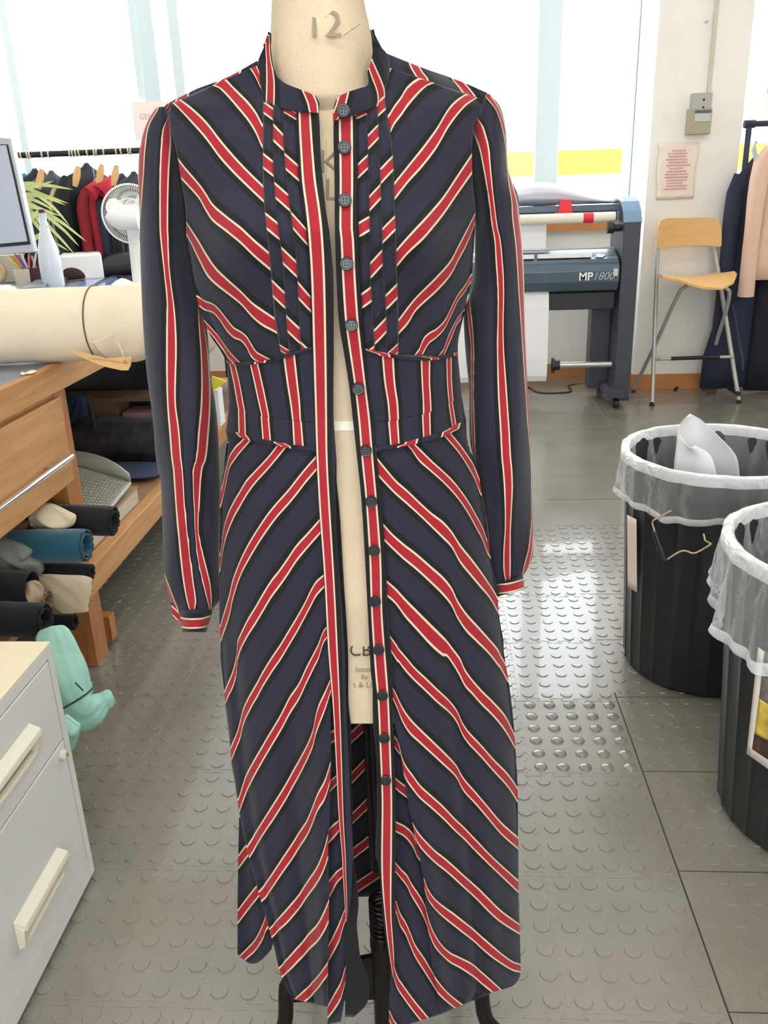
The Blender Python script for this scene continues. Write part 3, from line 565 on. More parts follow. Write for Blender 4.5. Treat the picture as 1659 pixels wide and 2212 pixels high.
# ================================================================== ROOM
YB, YP = 5.95, 5.53
XL, XRm, YR, ZC = -3.6, 3.6, -2.9, 3.0
fl = MB().box(XL, XRm, YR, YB + .2, -.05, 0)
P = .0505
def stud(mb, x, y, r=.0155, hgt=.0021, n=20, dome=False):
    V = []
    for rr, z in (((r, 0), (r - .0022, hgt * 1.6), (r - .007, hgt * 2.3), (.0001, hgt * 2.6)) if dome else ((r, 0), (r - .0009, hgt), (r - .0035, hgt * 1.02), (.0001, hgt))):
        for k in range(n): V.append((x + rr * math.cos(2 * math.pi * k / n), y + rr * math.sin(2 * math.pi * k / n), z))
    F = [(i * n + k, i * n + (k + 1) % n, (i + 1) * n + (k + 1) % n, (i + 1) * n + k) for i in range(3) for k in range(n)]
    mb.add(V, F)
floor = struct('floor', fl, M_fl)
st = MB()
for j in range(48):
    for i in range(-34, 22):
        x, y = .455 + P * (i + .5), .78 + P * j
        if y > 3.12: continue
        if x > .455: y += .02
        stud(st, x, y, dome=(.215 < x < .455 and 1.6 < y < 1.9))
so = st.obj('floor_studs', M_fl, floor, smooth=True); so['kind'] = 'structure'; so.name = 'floor_studs'
js = MB(); js.box(.4535, .4565, .7, 1.95, 0, .0006)
for k in range(9):
    y = 1.0 + P * 6 * k
    js.box(.456, 1.6, y + .02 - .0008, y + .02 + .0008, 0, .0005)
o = js.obj('floor_joints', M_seam, floor); o['kind'] = 'structure'
js = MB()
def zig(x0, y0, x1, y1, n, amp, w=.0012):
    d = Vector((x1 - x0, y1 - y0, 0)); L = d.length; d.normalize(); nn = Vector((-d.y, d.x, 0)); p = []
    for i in range(n):
        b = Vector((x0, y0, 0)) + d * L * i / n; q = L / n
        p += [b, b + d * q * .35, b + d * q * .2 + nn * amp, b + d * q * .8 + nn * amp, b + d * q * .65]
    p.append(Vector((x1, y1, 0)))
    for a, b in zip(p[:-1], p[1:]):
        t = (b - a).normalized(); m = Vector((-t.y, t.x, 0)) * w / 2
        js.prism([a + m + Vector((0, 0, .0001)), b + m + Vector((0, 0, .0001)), b - m + Vector((0, 0, .0001)), a - m + Vector((0, 0, .0001))], (0, 0, .0005))
for k in range(6): zig(-.9, 1.0 + P * 6 * k, .455, 1.0 + P * 6 * k, 22, .012)
for x in (.202, -.101, -.404, -.707): zig(x, .8, x, 3.1, 38, .012)
for k in range(6, 16): js.box(-1, 1.4, 1.0 + P * 6 * k - .001, 1.0 + P * 6 * k + .001, 0, .0004)
for x in (-.25, .355, .96): js.box(x - .001, x + .001, 3.1, 5.6, 0, .0004)
o = js.obj('floor_tile_edges', M_seaml, floor); o['kind'] = 'structure'
struct('ceiling', MB().box(XL, XRm, YR, YB + .2, ZC, ZC + .1), M_white)
struct('wall_left', MB().box(XL - .1, XL, YR, YB + .2, 0, ZC), M_wall)
struct('wall_right', MB().box(XRm, XRm + .1, YR, YB + .2, 0, ZC), M_wall)
struct('wall_back', MB().box(XL, XRm, YB, YB + .2, 0, .98).box(XL, XRm, YB, YB + .2, 2.75, ZC), M_wall)
struct('wall_column', MB().box(1.262, 1.785, YP, YB + .2, 0, ZC), M_wall)
struct('wall_front', MB().box(XL, XRm, YR - .1, YR, 0, 1.1).box(XL, XRm, YR - .1, YR, 2.5, ZC).box(XL, -1.7, YR - .1, YR, 1.1, 2.5).box(1.7, XRm, YR - .1, YR, 1.1, 2.5), M_wall)
struct('baseboard_column', MB().box(1.25, 1.797, YP - .012, YP, 0, .1).box(1.25, 1.262, YP, YB, 0, .1).box(1.785, 1.797, YP, YB, 0, .1), M_base)
struct('baseboard_back', MB().box(XL, 1.26, YB - .014, YB, 0, .1).box(1.79, XRm, YB - .014, YB, 0, .1), M_base)
struct('trim_1', MB().box(XL, 1.26, YB - .06, YB + .2, .98, 1.03).box(1.79, XRm, YB - .06, YB + .2, .98, 1.03), M_base)
def window(name, x0, x1, posts, yy=YB + .08):
    m = MB().box(x0, x0 + .05, yy - .03, yy + .03, 1.03, 2.75).box(x1 - .05, x1, yy - .03, yy + .03, 1.03, 2.75).box(x0, x1, yy - .03, yy + .03, 1.03, 1.08).box(x0, x1, yy - .03, yy + .03, 2.70, 2.75)
    for a, b in posts: m.box(a, b, yy - .05, yy + .03, 1.03, 2.75)
    o = struct(name, m, M_frame, bevel=.004)
    g = MB().box(x0 + .04, x1 - .04, yy, yy + .006, 1.07, 2.71).obj('window_pane', M_glass, o)
    return o
pa = [PY(q, 100, YB).x for q in (280, 332, 366, 388, 1160, 1217)]
window('window_1', XL, pa[0] + .05, [(-2.75, -2.7)])
window('window_2', pa[0] + .05, 1.26, [(pa[0] + .05, pa[1]), (pa[2], pa[3]), (pa[4] + .01, pa[5] - .005)])
window('window_3', 1.79, XRm, [(2.6, 2.68)])
struct('rear_fill_window', MB().box(-1.7, 1.7, YR - .06, YR - .02, 1.1, 1.15).box(-1.7, 1.7, YR - .06, YR - .02, 2.45, 2.5).box(-.03, .03, YR - .06, YR - .02, 1.1, 2.5), M_frame)  # unseen window added behind the camera, opening sized for front fill
# outside: the yellow band on the far facade
a, b = PY(1060, 331, 9.0), PY(1362, 373, 9.0)
yb = MB().box(-2.0, PY(1352, 350, 9.).x, 9, 9.3, b.z, a.z).obj('yellow_fascia', mat('yellow_fascia', (255, 240, 30), .6)); tag(yb, 'yellow sign band outside the window, left of the pillar', 'sign band', 'yellow bands outside')
MB().box(-1.6, -1.5, 9.1, 9.2, 0, b.z).box(1.72, 1.8, 9.1, 9.2, 0, b.z).obj('post', M_white, yb)
yb = MB().box(PY(1590, 350, 9.).x, 4.4, 9, 9.3, b.z, a.z).obj('yellow_fascia', MATS['yellow_fascia']); tag(yb, 'yellow sign band outside the window, right of the pillar', 'sign band', 'yellow bands outside')
MB().box(3.9, 4.0, 9.1, 9.2, 0, b.z).obj('post', M_white, yb)
# housings for the added ceiling fill lights, out of view
for k, (x, y) in enumerate(((.2, -.6), (.2, 2.6))):
    t_ = thing('added_ceiling_lamp', (x, y, ZC), 'long white ceiling strip lamp added for fill ' + ('behind the camera side of the room' if k == 0 else 'above the dress'), 'ceiling lamp')
    MB().box(x - 1.5, x + 1.5, y - .27, y + .27, ZC - .06, ZC - .001).obj('housing', M_white, t_)
# ---- things on the pillar
q = PY(1492, 203, YP); r_ = PY(1535, 241, YP); q2 = PY(1483, 236, YP); r2 = PY(1533, 290, YP)
t_ = thing('switch_box', (q.x, YP, r2.z), 'grey and beige wall control box with a small display window, high on the pillar', 'control box')
MB().box(q.x, r_.x - .01, YP - .045, YP - .0005, r_.z, q.z).obj('upper_box', mat('control_grey', (176, 174, 166), .5), t_, bevel=.003)
MB().box(q2.x, r2.x - .012, YP - .055, YP - .0005, r2.z, q2.z - .002).obj('lower_box', mat('control_beige', (170, 160, 132), .5), t_, bevel=.004)
zc = (q2.z + r2.z) / 2; MB().box(q2.x + .035, r2.x - .02, YP - .058, YP - .054, zc - .002, zc + .04).obj('display_window', mat('display_grey', (190, 198, 192), .15), t_)
MB().box(q2.x + .035, r2.x - .02, YP - .058, YP - .054, zc + .042, zc + .058).obj('hood', mat('display_dark', (96, 92, 84), .5), t_)
for dz in (.02, .06): MB().lathe([(.004, 0), (.006, .004), (.003, .007)], ((q.x + r_.x) / 2 + .004, YP - .045, r_.z + dz), (0, -1, 0), 12).obj('button', M_dkmetal, t_)
tk = MB().box(r_.x - .035, r_.x - .012, YP - .02, YP - .0005, q.z, ZC).obj('cable_trunking', mat('trunking', (206, 198, 178), .6), bevel=.002); tag(tk, 'slim cable trunking running down the pillar to the control box', 'trunking')
hk = MB().lathe([(.003, 0), (.003, .01), (.008, .012), (.008, .016)], PY(1525, 48, YP - .001), (0, -1, 0), 12).obj('wall_hook', M_metal); tag(hk, 'small metal hook in the pillar, above the control box', 'hook')
c0, c1, c2, c3 = PY(1422, 309, YP - .004), PY(1510, 307, YP - .004), PY(1496, 428, YP - .004), PY(1416, 432, YP - .004)
t_ = thing('notice', (c3.x, YP, c3.z), 'creased paper notice in a plastic sleeve taped to the pillar', 'notice')
V = []; F = []; n = 14
for j in range(n + 1):
    for i in range(n + 1):
        u, v = i / n, j / n; p = (c0 * (1 - u) + c1 * u) * (1 - v) + (c3 * (1 - u) + c2 * u) * v
        V.append((p.x + .004 * math.sin(v * 9), YP - .006 - .003 * abs(math.sin(u * 7 + v * 11)), p.z))
for j in range(n):
    for i in range(n): F.append((j * (n + 1) + i, j * (n + 1) + i + 1, (j + 1) * (n + 1) + i + 1, (j + 1) * (n + 1) + i))
so = mk('sheet', V, F, mat('notice_paper', (240, 222, 206), .35, coat=.6), t_); so.modifiers.new('t', 'SOLIDIFY').thickness = .001
tm = MB(); rr = random.Random(3)
for k in range(14):
    v = .14 + .052 * k; wd_ = rr.uniform(.34, .62) if k else .3; x = .5 - wd_ / 2
    while x < .5 + wd_ / 2 - .03:
        ww = rr.uniform(.04, .10); p = (c0 * (1 - x) + c1 * x) * (1 - v) + (c3 * (1 - x) + c2 * x) * v
        tm.box(p.x, p.x + ww * .26, YP - .0125, YP - .011, p.z - .004, p.z + .004); x += ww + .02
tm.obj('print', mat('faded_red_print', (214, 160, 150), .8), t_)
def wnote(name, x0, y0, x1, y1, txt, lab, Y=YB + .0285, sz=.045):
    a, b = PY(x0, y0, Y), PY(x1, y1, Y); t_ = thing(name, (a.x, Y, b.z), lab, 'paper sign')
    MB().box(a.x, b.x, Y, Y + .001, b.z, a.z).obj('sheet', mat('pinkish_paper', (250, 232, 224), .8), t_)
    text('lettering', txt, sz, ((a.x + b.x) / 2, Y - .001, a.z - .09), (1, 0, 0), (0, 0, 1), mat('faint_grey_ink', (190, 176, 170), .8), t_)
wnote('name_sign', 283, 221, 372, 300, 'GEMMA', 'paper sign lettered GEMMA hanging in front of the left window')
wnote('name_sign', 1622, 165, 1720, 260, 'KIKK', 'paper sign with faint letters hanging in front of the right window')
# ================================================================== PLOTTER
PYF = 5.10
def X5(px, py=600, Y=PYF): return PY(px, py, Y).x
def Z5(py, px=1250, Y=PYF): return PY(px, py, Y).z
M_pl = mat('plotter_blue_grey', (76, 92, 106), .3, coat=.3); M_pd = mat('plotter_charcoal', (62, 64, 76), .45); M_pb = mat('plotter_light_blue', (120, 146, 176), .35)
t_ = thing('plotter', (.6, 5.3, 0), 'large blue-grey roll plotter lettered MP 1800 beside the white pillar', 'plotter')
xr0, xr1 = X5(1340, 700), X5(1379, 480)
prof = [(PYF - .04, .04), (PYF - .04, 1.055), (PYF + .0, 1.11), (PYF + .07, 1.16), (PYF + .18, 1.185), (PYF + .33, 1.185), (PYF + .33, .04)]
MB().prism([(1.045, y, z) for y, z in prof], (.095, 0, 0)).obj('end_housing', M_pd, t_, bevel=.004)
pr2 = [(PYF - .043, 1.056), (PYF - .003, 1.113), (PYF + .068, 1.163), (PYF + .18, 1.188), (PYF + .33, 1.188), (PYF + .33, 1.182), (PYF + .18, 1.182), (PYF + .07, 1.157), (PYF + .0, 1.107), (PYF - .037, 1.05)]
MB().prism([(1.043, y, z) for y, z in pr2], (.10, 0, 0)).obj('curved_cover', M_pb, t_)
MB().box(.15, 1.06, PYF + .12, PYF + .34, 1.115, 1.15).box(.15, 1.04, PYF + .13, PYF + .16, 1.06, 1.115).obj('top_rail', M_pl, t_, bevel=.004)
cz = [Z5(547), Z5(570), Z5(580), Z5(634)]
body_p = [(PYF + .25, .90), (PYF + .12, .905), (PYF + .02, .872), (PYF - .02, .862), (PYF - .035, .85), (PYF - .035, .842), (PYF - .055, .835), (PYF - .075, .80), (PYF - .07, .74), (PYF - .03, .69), (PYF + .05, .67), (PYF + .25, .67)]
MB().prism([(.15, y, z) for y, z in body_p], (.88, 0, 0)).obj('main_body', M_pl, t_, bevel=.002)
MB().box(.45, 1.03, PYF + .02, PYF + .16, .575, .672).obj('lower_beam', mat('plotter_dark', (34, 36, 42), .4), t_, bevel=.004)
MB().box(.93, 1.045, PYF + .17, PYF + .30, .07, .60).obj('leg', M_pd, t_, bevel=.004)
MB().box(1.0, 1.10, PYF - .09, PYF + .55, .065, .12).obj('foot', M_pd, t_, bevel=.004)
for y in (PYF - .05, PYF + .48):
    MB().lathe([(.0, -.016), (.022, -.016), (.028, -.01), (.028, .01), (.022, .016), (.0, .016)], (1.06, y, .0285), (1, 0, 0), 24, cap=False).obj('castor', M_black, t_, smooth=True)
zz = Z5(471, 1250, PYF + .05)
ro = MB().tube([(.15, PYF + .05, zz), (1.01, PYF + .05, zz)], .028, 28).obj('paper_tube', mat('tube_card', (232, 226, 208), .5), t_, smooth=True)
a, b = X5(1259, 470, PYF + .05), X5(1281, 470, PYF + .05)
M_red = mat('red_tape', (226, 46, 60), .5)
MB().tube([(a, PYF + .05, zz), (b, PYF + .05, zz)], .0287, 28).obj('red_tape', M_red, ro, smooth=True)
c = PY(1222, 445, PYF + .1)
MB().prism([(c.x - .04, PYF + .09, c.z - .035), (c.x - .03, PYF + .09, c.z + .035), (c.x + .03, PYF + .09, c.z + .035), (c.x + .035, PYF + .09, c.z - .035)], (0, .04, 0)).box(c.x - .06, c.x + .04, PYF + .07, PYF + .12, c.z - .045, c.z - .033).obj('red_clamp', M_red, t_, bevel=.003)
MB().lathe([(.012, 0), (.02, .005), (.02, .04), (.03, .045), (.03, .08)], (1.045, PYF + .02, Z5(495)), (-1, 0, 0), 20).obj('roll_knob', M_black, t_, smooth=True)
MB().box(.3, X5(1180, 500, PYF + .1), PYF + .1, PYF + .103, .88, zz).obj('feed_sheet', M_paper, t_)
MB().box(X5(1160), X5(1275), PYF - .02, PYF + .02, .872, .893).obj('white_strip', M_paper, t_)
MB().box(.3, X5(1152), PYF - .02, PYF + .02, .872, .893).obj('white_strip', M_paper, t_)
MB().tube([(.15, PYF + .08, .915), (1.02, PYF + .08, .915)], .005, 10).obj('guide_bar', M_metal, t_, smooth=True)
c = PY(1297, 550, PYF - .0); MB().prism([(c.x - .03, PYF + .0, .8715), (c.x + .01, PYF - .015, .868), (c.x + .035, PYF + .03, .8775), (c.x - .01, PYF + .045, .882)], (0, 0, .002)).obj('shiny_label', mat('holographic', (150, 230, 200), .15, metal=.3), t_)
c = PY(1330, 588, PYF - .077); MB().box(c.x - .012, c.x + .012, PYF - .079, PYF - .074, c.z - .02, c.z + .02).obj('sticker', mat('pale_sticker', (200, 214, 190), .6), t_)
a = PY(1270, 598, PYF - .0765); b = PY(1302, 597, PYF - .0765)
text('lettering', 'MP', .062, a - Vector((.012, 0, 0)), (1, 0, 0), (0, 0, 1), mat('white_lettering', (240, 240, 240), .5), t_, bold=.0012)
text('lettering', '1800', .060, b + Vector((.002, 0, 0)), (1, 0, 0), (0, 0, 1), mat('silver_lettering', (176, 180, 190), .4), t_, shear=.3)
tz = Z5(788); a = X5(1192, 790)
MB().tube([(a, PYF, tz), (1.03, PYF, tz)], .019, 20).obj('take_up_bar', M_metal, t_, smooth=True)
MB().lathe([(.0, 0), (.045, 0), (.045, .012), (.03, .014), (.03, .045), (.0, .045)], (a, PYF, tz), (1, 0, 0), 24, cap=False).obj('flange', M_black, t_, smooth=True)
xs = X5(1184, 700, PYF - .02)
sh = MB(); pts = [(PYF + .0, .69), (PYF - .03, .60), (PYF - .045, .30), (PYF - .04, .20), (PYF - .02, .165), (PYF + .03, .155)]
sh.prism([(.1, y, z) for y, z in pts] + [(.1, y + .003, z + .003) for y, z in pts[::-1]], (xs - .1, 0, 0)); sh.obj('hanging_sheet', M_paper, t_)
MB().tube([(.12, PYF + .02, .205), (xs - .002, PYF + .02, .205)], .042, 24).obj('paper_roll', M_paper, t_, smooth=True)
# cable
t_ = MB().tube(crom([PY(1303, 700, 5.55), PY(1283, 745, 5.5), PY(1290, 800, 5.5), PZ(1286, 825, .004), PZ(1230, 832, .004), PZ(1232, 846, .004), PZ(1165, 848, .004), PZ(1135, 835, .004), PZ(1080, 832, .004)], 60).tolist(), .0045, 8).obj('power_cable', M_black, smooth=True)
tag(t_, 'black power cable trailing from the plotter across the floor', 'cable')
t_ = MB().tube(crom([PZ(1458, 842, .006), PZ(1466, 836, .012), PZ(1478, 838, .006)], 12).tolist(), .008, 8).obj('rubber_scrap', M_black, smooth=True); tag(t_, 'small black scrap on the floor under the stool', 'scrap')
# crumpled dust cover on plotter
def blob(name, rows, m, parent=None, wob=.01, n=40, seed=1, cap=True, sub=1):
    """rows: (centre, radius_a, radius_b, dir_a, dir_b) lofted irregular body"""
    rg = random.Random(seed); V = []; F = []
    ph = [rg.uniform(0, 6.28) for _ in range(8)]
    for j, (c, ra, rb, da, db) in enumerate(rows):
        c = Vector(c); da = Vector(da).normalized(); db = Vector(db).normalized()
        for k in range(n):
            w = 2 * math.pi * k / n; q = 1 + wob * (math.sin(3 * w + ph[0] + j * .7) + .7 * math.sin(5 * w + ph[1] - j * .9) + .5 * math.sin(9 * w + ph[2] + j * .5) + .4 * math.sin(13 * w + ph[3]))
            V.append(c + da * math.cos(w) * ra * q + db * math.sin(w) * rb * q)
    for j in range(len(rows) - 1):
        for k in range(n): F.append((j * n + k, j * n + (k + 1) % n, (j + 1) * n + (k + 1) % n, (j + 1) * n + k))
    if cap: F.append(tuple(range(n))[::-1]); F.append(tuple((len(rows) - 1) * n + k for k in range(n)))
    o = mk(name, V, F, m, parent)
    if sub: s = o.modifiers.new('sub', 'SUBSURF'); s.levels = sub; s.render_levels = sub
    return o
Yc = PYF + .25
rows = []
for px, h in ((1085, 38), (1110, 42), (1135, 46), (1165, 48), (1195, 44), (1225, 34), (1260, 22), (1300, 12), (1335, 6)):
    a = PY(px, 437 - (px - 1100) * .012, Yc); hh = h * .0028; rows.append(((a.x, Yc, 1.152 + hh / 2), .10, hh / 2, (0, 1, 0), (0, 0, 1)))
o = blob('dust_cover', rows, mat('pale_plastic_sheet', (214, 214, 226), .35, coat=.3), wob=.03, seed=5); tag(o, 'crumpled translucent white dust sheet lying on top of the plotter', 'dust sheet')
# ================================================================== STOOL
M_tube = mat('grey_tube', (176, 174, 168), .4, metal=.4)
t_ = thing('folding_stool', (1.5, 5.3, 0), 'folding bar stool with birch seat and back and grey steel legs, before the pillar', 'stool')
FL, FRt, BLt, BRr = PZ(1406, 870), PZ(1592, 864), PZ(1369, 843), PZ(1516, 834)
FL = Vector((1.285, 5.09, 0)); FRt = Vector((1.80, 5.11, 0)); BLt = Vector((1.255, 5.46, 0)); BRr = Vector((1.715, 5.50, 0))
TL, TR = PY(1421, 520, 5.40), PY(1541, 515, 5.42)
for a, b, nm in ((FL, TL, 'leg'), (FRt, TR, 'leg')):
    MB().tube([a + Vector((0, 0, .02)), b], .0125, 14).obj(nm, M_tube, t_, smooth=True)
SF0, SF1 = PY(1474, 617, 5.18), PY(1566, 617, 5.20)
MB().tube(crom([BLt + Vector((0, 0, .02)), BLt.lerp(SF0, .5), SF0 - Vector((.01, 0, .03)), SF0 + Vector((.03, 0, 0))], 30).tolist(), .0115, 12).obj('leg', M_tube, t_, smooth=True)
SF1b = PY(1577, 625, 5.20)
MB().tube(crom([BRr + Vector((0, 0, .02)), BRr.lerp(SF1b, .5), SF1b - Vector((.0, 0, .02)), SF1b + Vector((-.05, 0, .025))], 30).tolist(), .0115, 12).obj('leg', M_tube, t_, smooth=True)
for p in (FL, FRt, BLt, BRr):
    MB().lathe([(.0, .0), (.017, 0), (.016, .012), (.01, .014), (.012, .024), (.0, .024)], p, (0, 0, 1), 16, cap=False).obj('foot_pad', M_black, t_, smooth=True)
fa, fbb = FL.lerp(TL, .28), FRt.lerp(TR, .28)
MB().tube([fa, fa + Vector((.03, -.035, .01)), fbb + Vector((-.0, -.035, .01)), fbb], .009, 12).obj('footrest', M_tube, t_, smooth=True)
MB().tube([fa.lerp(fbb, .2) + Vector((0, -.036, .01)), fa.lerp(fbb, .82) + Vector((0, -.036, .012))], .0115, 12).obj('footrest_sleeve', M_black, t_, smooth=True)
def board(name, pts, m, parent, th, nrm, curve):
    pts = [Vector(p) for p in pts]; c = sum(pts, Vector()) / len(pts); nrm = Vector(nrm).normalized(); V = []; F = []; n = len(pts); R_ = 8
    for s in (0, 1):
        for r in range(R_ + 1):
            for p in pts:
                q = c.lerp(p, max(r / R_, .001)); V.append(q + nrm * (curve(q - c) + s * th))
    for s in (0, 1):
        o = s * (R_ + 1) * n
        for r in range(R_):
            for k in range(n): F.append((o + r * n + k, o + r * n + (k + 1) % n, o + (r + 1) * n + (k + 1) % n, o + (r + 1) * n + k))
    for k in range(n): F.append((R_ * n + k, R_ * n + (k + 1) % n, (R_ + 1) * n + R_ * n + (k + 1) % n, (R_ + 1) * n + R_ * n + k))
    b = MB().add(V, F).obj(name, m, parent, smooth=True); return b
bp = [PY(*p, 5.42) for p in [(1415, 534), (1415, 510), (1416, 490), (1422, 476), (1436, 471), (1470, 471), (1500, 470), (1532, 469), (1545, 474), (1551, 490), (1552, 510), (1551, 530), (1546, 532), (1520, 529), (1480, 529), (1445, 532), (1420, 538)]]
board('backrest', [Vector((p.x, 5.40, p.z)) for p in bp], M_ply, t_, .012, (0, -1, 0), lambda q: .9 * q.x * q.x)
zs = .733
spts = [Vector((q.x, min(q.y, 5.46), q.z)) for q in [PZ(*p, zs) for p in [(1424, 603), (1427, 597), (1440, 591), (1470, 588), (1510, 586), (1545, 592), (1560, 597), (1585, 598), (1591, 602), (1585, 609), (1560, 613), (1520, 613), (1490, 611), (1462, 608), (1440, 608), (1428, 607)]]]
board('seat', spts, M_ply, t_, .012, (0, 0, 1), lambda q: .5 * q.x * q.x - .3 * q.y * q.y - .004)
# ================================================================== GARMENT RACKS
def garment(name, c, hw, th, ztop, length, rz, m, label, group, sleeve=True, seed=1, flare=1.15, hook=True, zr=None, slv=.55, smat=None):
    o = thing(name, c if len(c) == 3 else (c[0], c[1], ztop - length), label, 'garment', group)
    ca, sa = math.cos(rz), math.sin(rz); A = Vector((ca, sa, 0)); B = Vector((-sa, ca, 0)); rg = random.Random(seed); ph = [rg.uniform(0, 6.3) for _ in range(3)]
    C0 = Vector((c[0], c[1], 0)); V = []; F = []; n = 36
    pr = [(0, .12, .25), (.012, .2, .45), (.05, .75, .7), (.09, 1, .85), (.16, .96, 1), (.3, .93, 1), (.5, .92, 1.05), (.7, (.92 + flare) / 2, 1.1), (.85, flare * .98, 1.15), (1, flare, 1.2)]
    for f, wv, tv in pr:
        sag = f * length
        for k in range(n):
            w = 2 * math.pi * k / n; wb = 1 + (.22 * min(1, f * 1.5)) * (math.sin(5 * w + ph[0]) * .6 + math.sin(8 * w + ph[1]) * .5)
            V.append(C0 + A * hw * wv * math.cos(w) + B * th * tv * math.sin(w) * wb + Vector((0, 0, ztop - sag - (.02 * abs(math.cos(w)) if f < .06 else 0))))
    for j in range(len(pr) - 1):
        for k in range(n): F.append((j * n + k, j * n + (k + 1) % n, (j + 1) * n + (k + 1) % n, (j + 1) * n + k))
    F.append(tuple(range(n))[::-1]); F.append(tuple((len(pr) - 1) * n + k for k in range(n)))
    b = mk('body', V, F, m, o)
    if sleeve:
        for s in (-1, 1):
            p = [C0 + A * s * hw * .86 + Vector((0, 0, ztop - .07 * length * 1.2)), C0 + A * s * hw * 1.08 + Vector((0, 0, ztop - .16 * length)), C0 + A * s * hw * 1.16 + B * s * .01 + Vector((0, 0, ztop - slv * length * .6)), C0 + A * s * hw * 1.12 + Vector((0, 0, ztop - slv * length))]
            MB().tube(crom([tuple(q) for q in p], 10).tolist(), [th * .7, th * .95, th * 1., th * 1, th * .95, th * .9, th * .9, th * .9, th * .9, th * .95], 14).obj('sleeve', smat or m, o, smooth=True)
    if hook and zr:
        pts = [C0 + Vector((0, 0, ztop - .01)), C0 + Vector((0, 0, zr - .045))] + [C0 + B * 0 + A * (.0 + .016 * math.sin(w)) + Vector((0, 0, zr - .016 + -.0 - .018 * math.cos(w) + .012)) for w in (.3, 1., 1.8, 2.6, 3.4, 4.2)]
        MB().tube([tuple(q) for q in pts], .0018, 6).obj('hanger_hook', M_metal, o, smooth=True)
    return o
YK = 5.0; zr = PY(150, 331, YK).z
t_ = thing('clothes_rail', (-2.0, YK, 0), 'black garment rail with pale rings in front of the left window', 'clothes rail')
xa, xb = PY(20, 335, YK).x - .5, PY(330, 326, YK).x + .35
MB().tube([(xa, YK, zr), (xb, YK, zr)], .0165, 16).obj('rail', M_black, t_, smooth=True)
for x in (xa + .05, xb - .05): MB().tube([(x, YK, 0), (x, YK, zr)], .014, 14).obj('upright', M_black, t_, smooth=True)
rg = MB()
for k, q in enumerate((46, 60, 65, 92, 106, 152, 158, 165, 172, 190, 205, 210, 226, 253, 263, 279, 284)):
    rg = MB().lathe([(.0168, -.004), (.0215, -.003), (.0215, .003), (.0168, .004)], (PY(q, 331, YK).x, YK, zr), (1, 0, .12 * math.sin(k)), 18, cap=False); rg.obj('size_ring', mat('pale_ring', (222, 214, 186), .5), t_, smooth=True)
GC = [('sky_blue', (60, 150, 200), 50, .16, 372, 'sky blue garment'), ('black_a', (30, 32, 38), 74, .20, 362, 'black coat with raised collar'), ('brown_a', (120, 98, 84), 92, .17, 368, 'brown garment'), ('slate', (74, 74, 86), 110, .2, 366, 'slate grey jacket'),
      ('greenblack', (48, 56, 54), 132, .19, 380, 'dark green-grey garment'), ('ecru', (196, 180, 148), 150, .16, 376, 'ecru garment'), ('bottle', (34, 58, 56), 163, .18, 378, 'bottle green garment'), ('black_b', (20, 22, 28), 186, .23, 350, 'long black coat with stud'),
      ('beige_b', (188, 168, 150), 204, .12, 384, 'narrow beige garment'), ('maroon', (140, 30, 44), 220, .2, 378, 'maroon dress'), ('crimson', (150, 32, 46), 240, .18, 376, 'crimson jacket'), ('navy_b', (44, 42, 66), 262, .2, 372, 'navy garment behind the fan'), ('black_c', (22, 24, 32), 288, .22, 368, 'black glossy garment')]
for k, (nm, cl, px, hw, pyt, lab) in enumerate(GC):
    p = PY(px, pyt, YK)
    garment('hanging_garment', (p.x, YK), hw, .034, p.z, 1.0, math.radians(76), mat('cloth_' + nm, cl, .85, noise=.12, nscale=18), lab + ' on the black rail at the left window', 'garments on the left rail', seed=k, zr=zr)
for px, py, a_, cl in ((220, 392, .06, 'maroon'), (241, 388, .05, 'crimson')):
    p = PY(px, py, YK - .22); q = p + Vector((-.055, -.05, -.06))
    t_ = MB().tube([p, p.lerp(q, .5), q], [.02, .032, .042], 20, cap=False).obj('rolled_cuff', mat('cuff_red' , (196, 40, 58), .8), smooth=True, solid=.003)
    tag(t_, ('wide' if cl == 'maroon' else 'smaller') + ' red sleeve end poking out from the rail of garments', 'sleeve', 'red sleeve ends')
for k, (px, py) in enumerate(((92, 378), (171, 372), (222, 368), (254, 370))):
    p = PY(px, py, YK - .26)
    o = MB().tube(crom([p + Vector((.0, 0, .03)), p + Vector((-.012, -.004, -.01)), p + Vector((-.03, -.01, -.07))], 8).tolist(), [.012, .015, .018, .02, .02, .018, .016, .013], 12, flat=.6).obj('wooden_hanger', M_ply, smooth=True)
    tag(o, 'end of a wooden hanger ' + ['over the brown garment', 'beside the long black coat', 'above the maroon dress', 'beside the crimson jacket'][k], 'hanger', 'wooden hangers on the left rail')
# right rail
YK2 = 5.42; c = PY(1619, 268, YK2)
t_ = thing('clothes_rail', (c.x, YK2, 0), 'dark steel garment rail at the right of the pillar', 'clothes rail')
M_rail = mat('dark_blue_steel', (44, 54, 72), .35, metal=.5)
MB().tube([(c.x, YK2, .05), (c.x, YK2, c.z)], .017, 14).obj('upright', M_rail, t_, smooth=True)
MB().tube([(c.x, YK2, c.z), (c.x + .9, YK2, c.z)], .017, 14).obj('rail', M_rail, t_, smooth=True)
MB().lathe([(.0, -.03), (.023, -.03), (.023, .03), (.0, .03)], (c.x, YK2, c.z), (1, 0, 0), 16, cap=False).obj('joint', M_rail, t_, smooth=True)
MB().tube([(c.x, YK2 - .33, .06), (c.x, YK2 + .2, .06)], .014, 12).obj('foot', M_rail, t_, smooth=True)
MB().tube([PY(1583, 660, 5.3), PY(1604, 775, 5.2), PY(1604, 800, 5.15)], .007, 8).obj('brace', M_rail, t_, smooth=True)
M_nv = mat('cloth_dark_navy', (34, 40, 62), .85, noise=.1); M_bl = mat('cloth_blush', (222, 186, 164), .75, noise=.04); M_mn = mat('cloth_midnight', (20, 24, 36), .85)
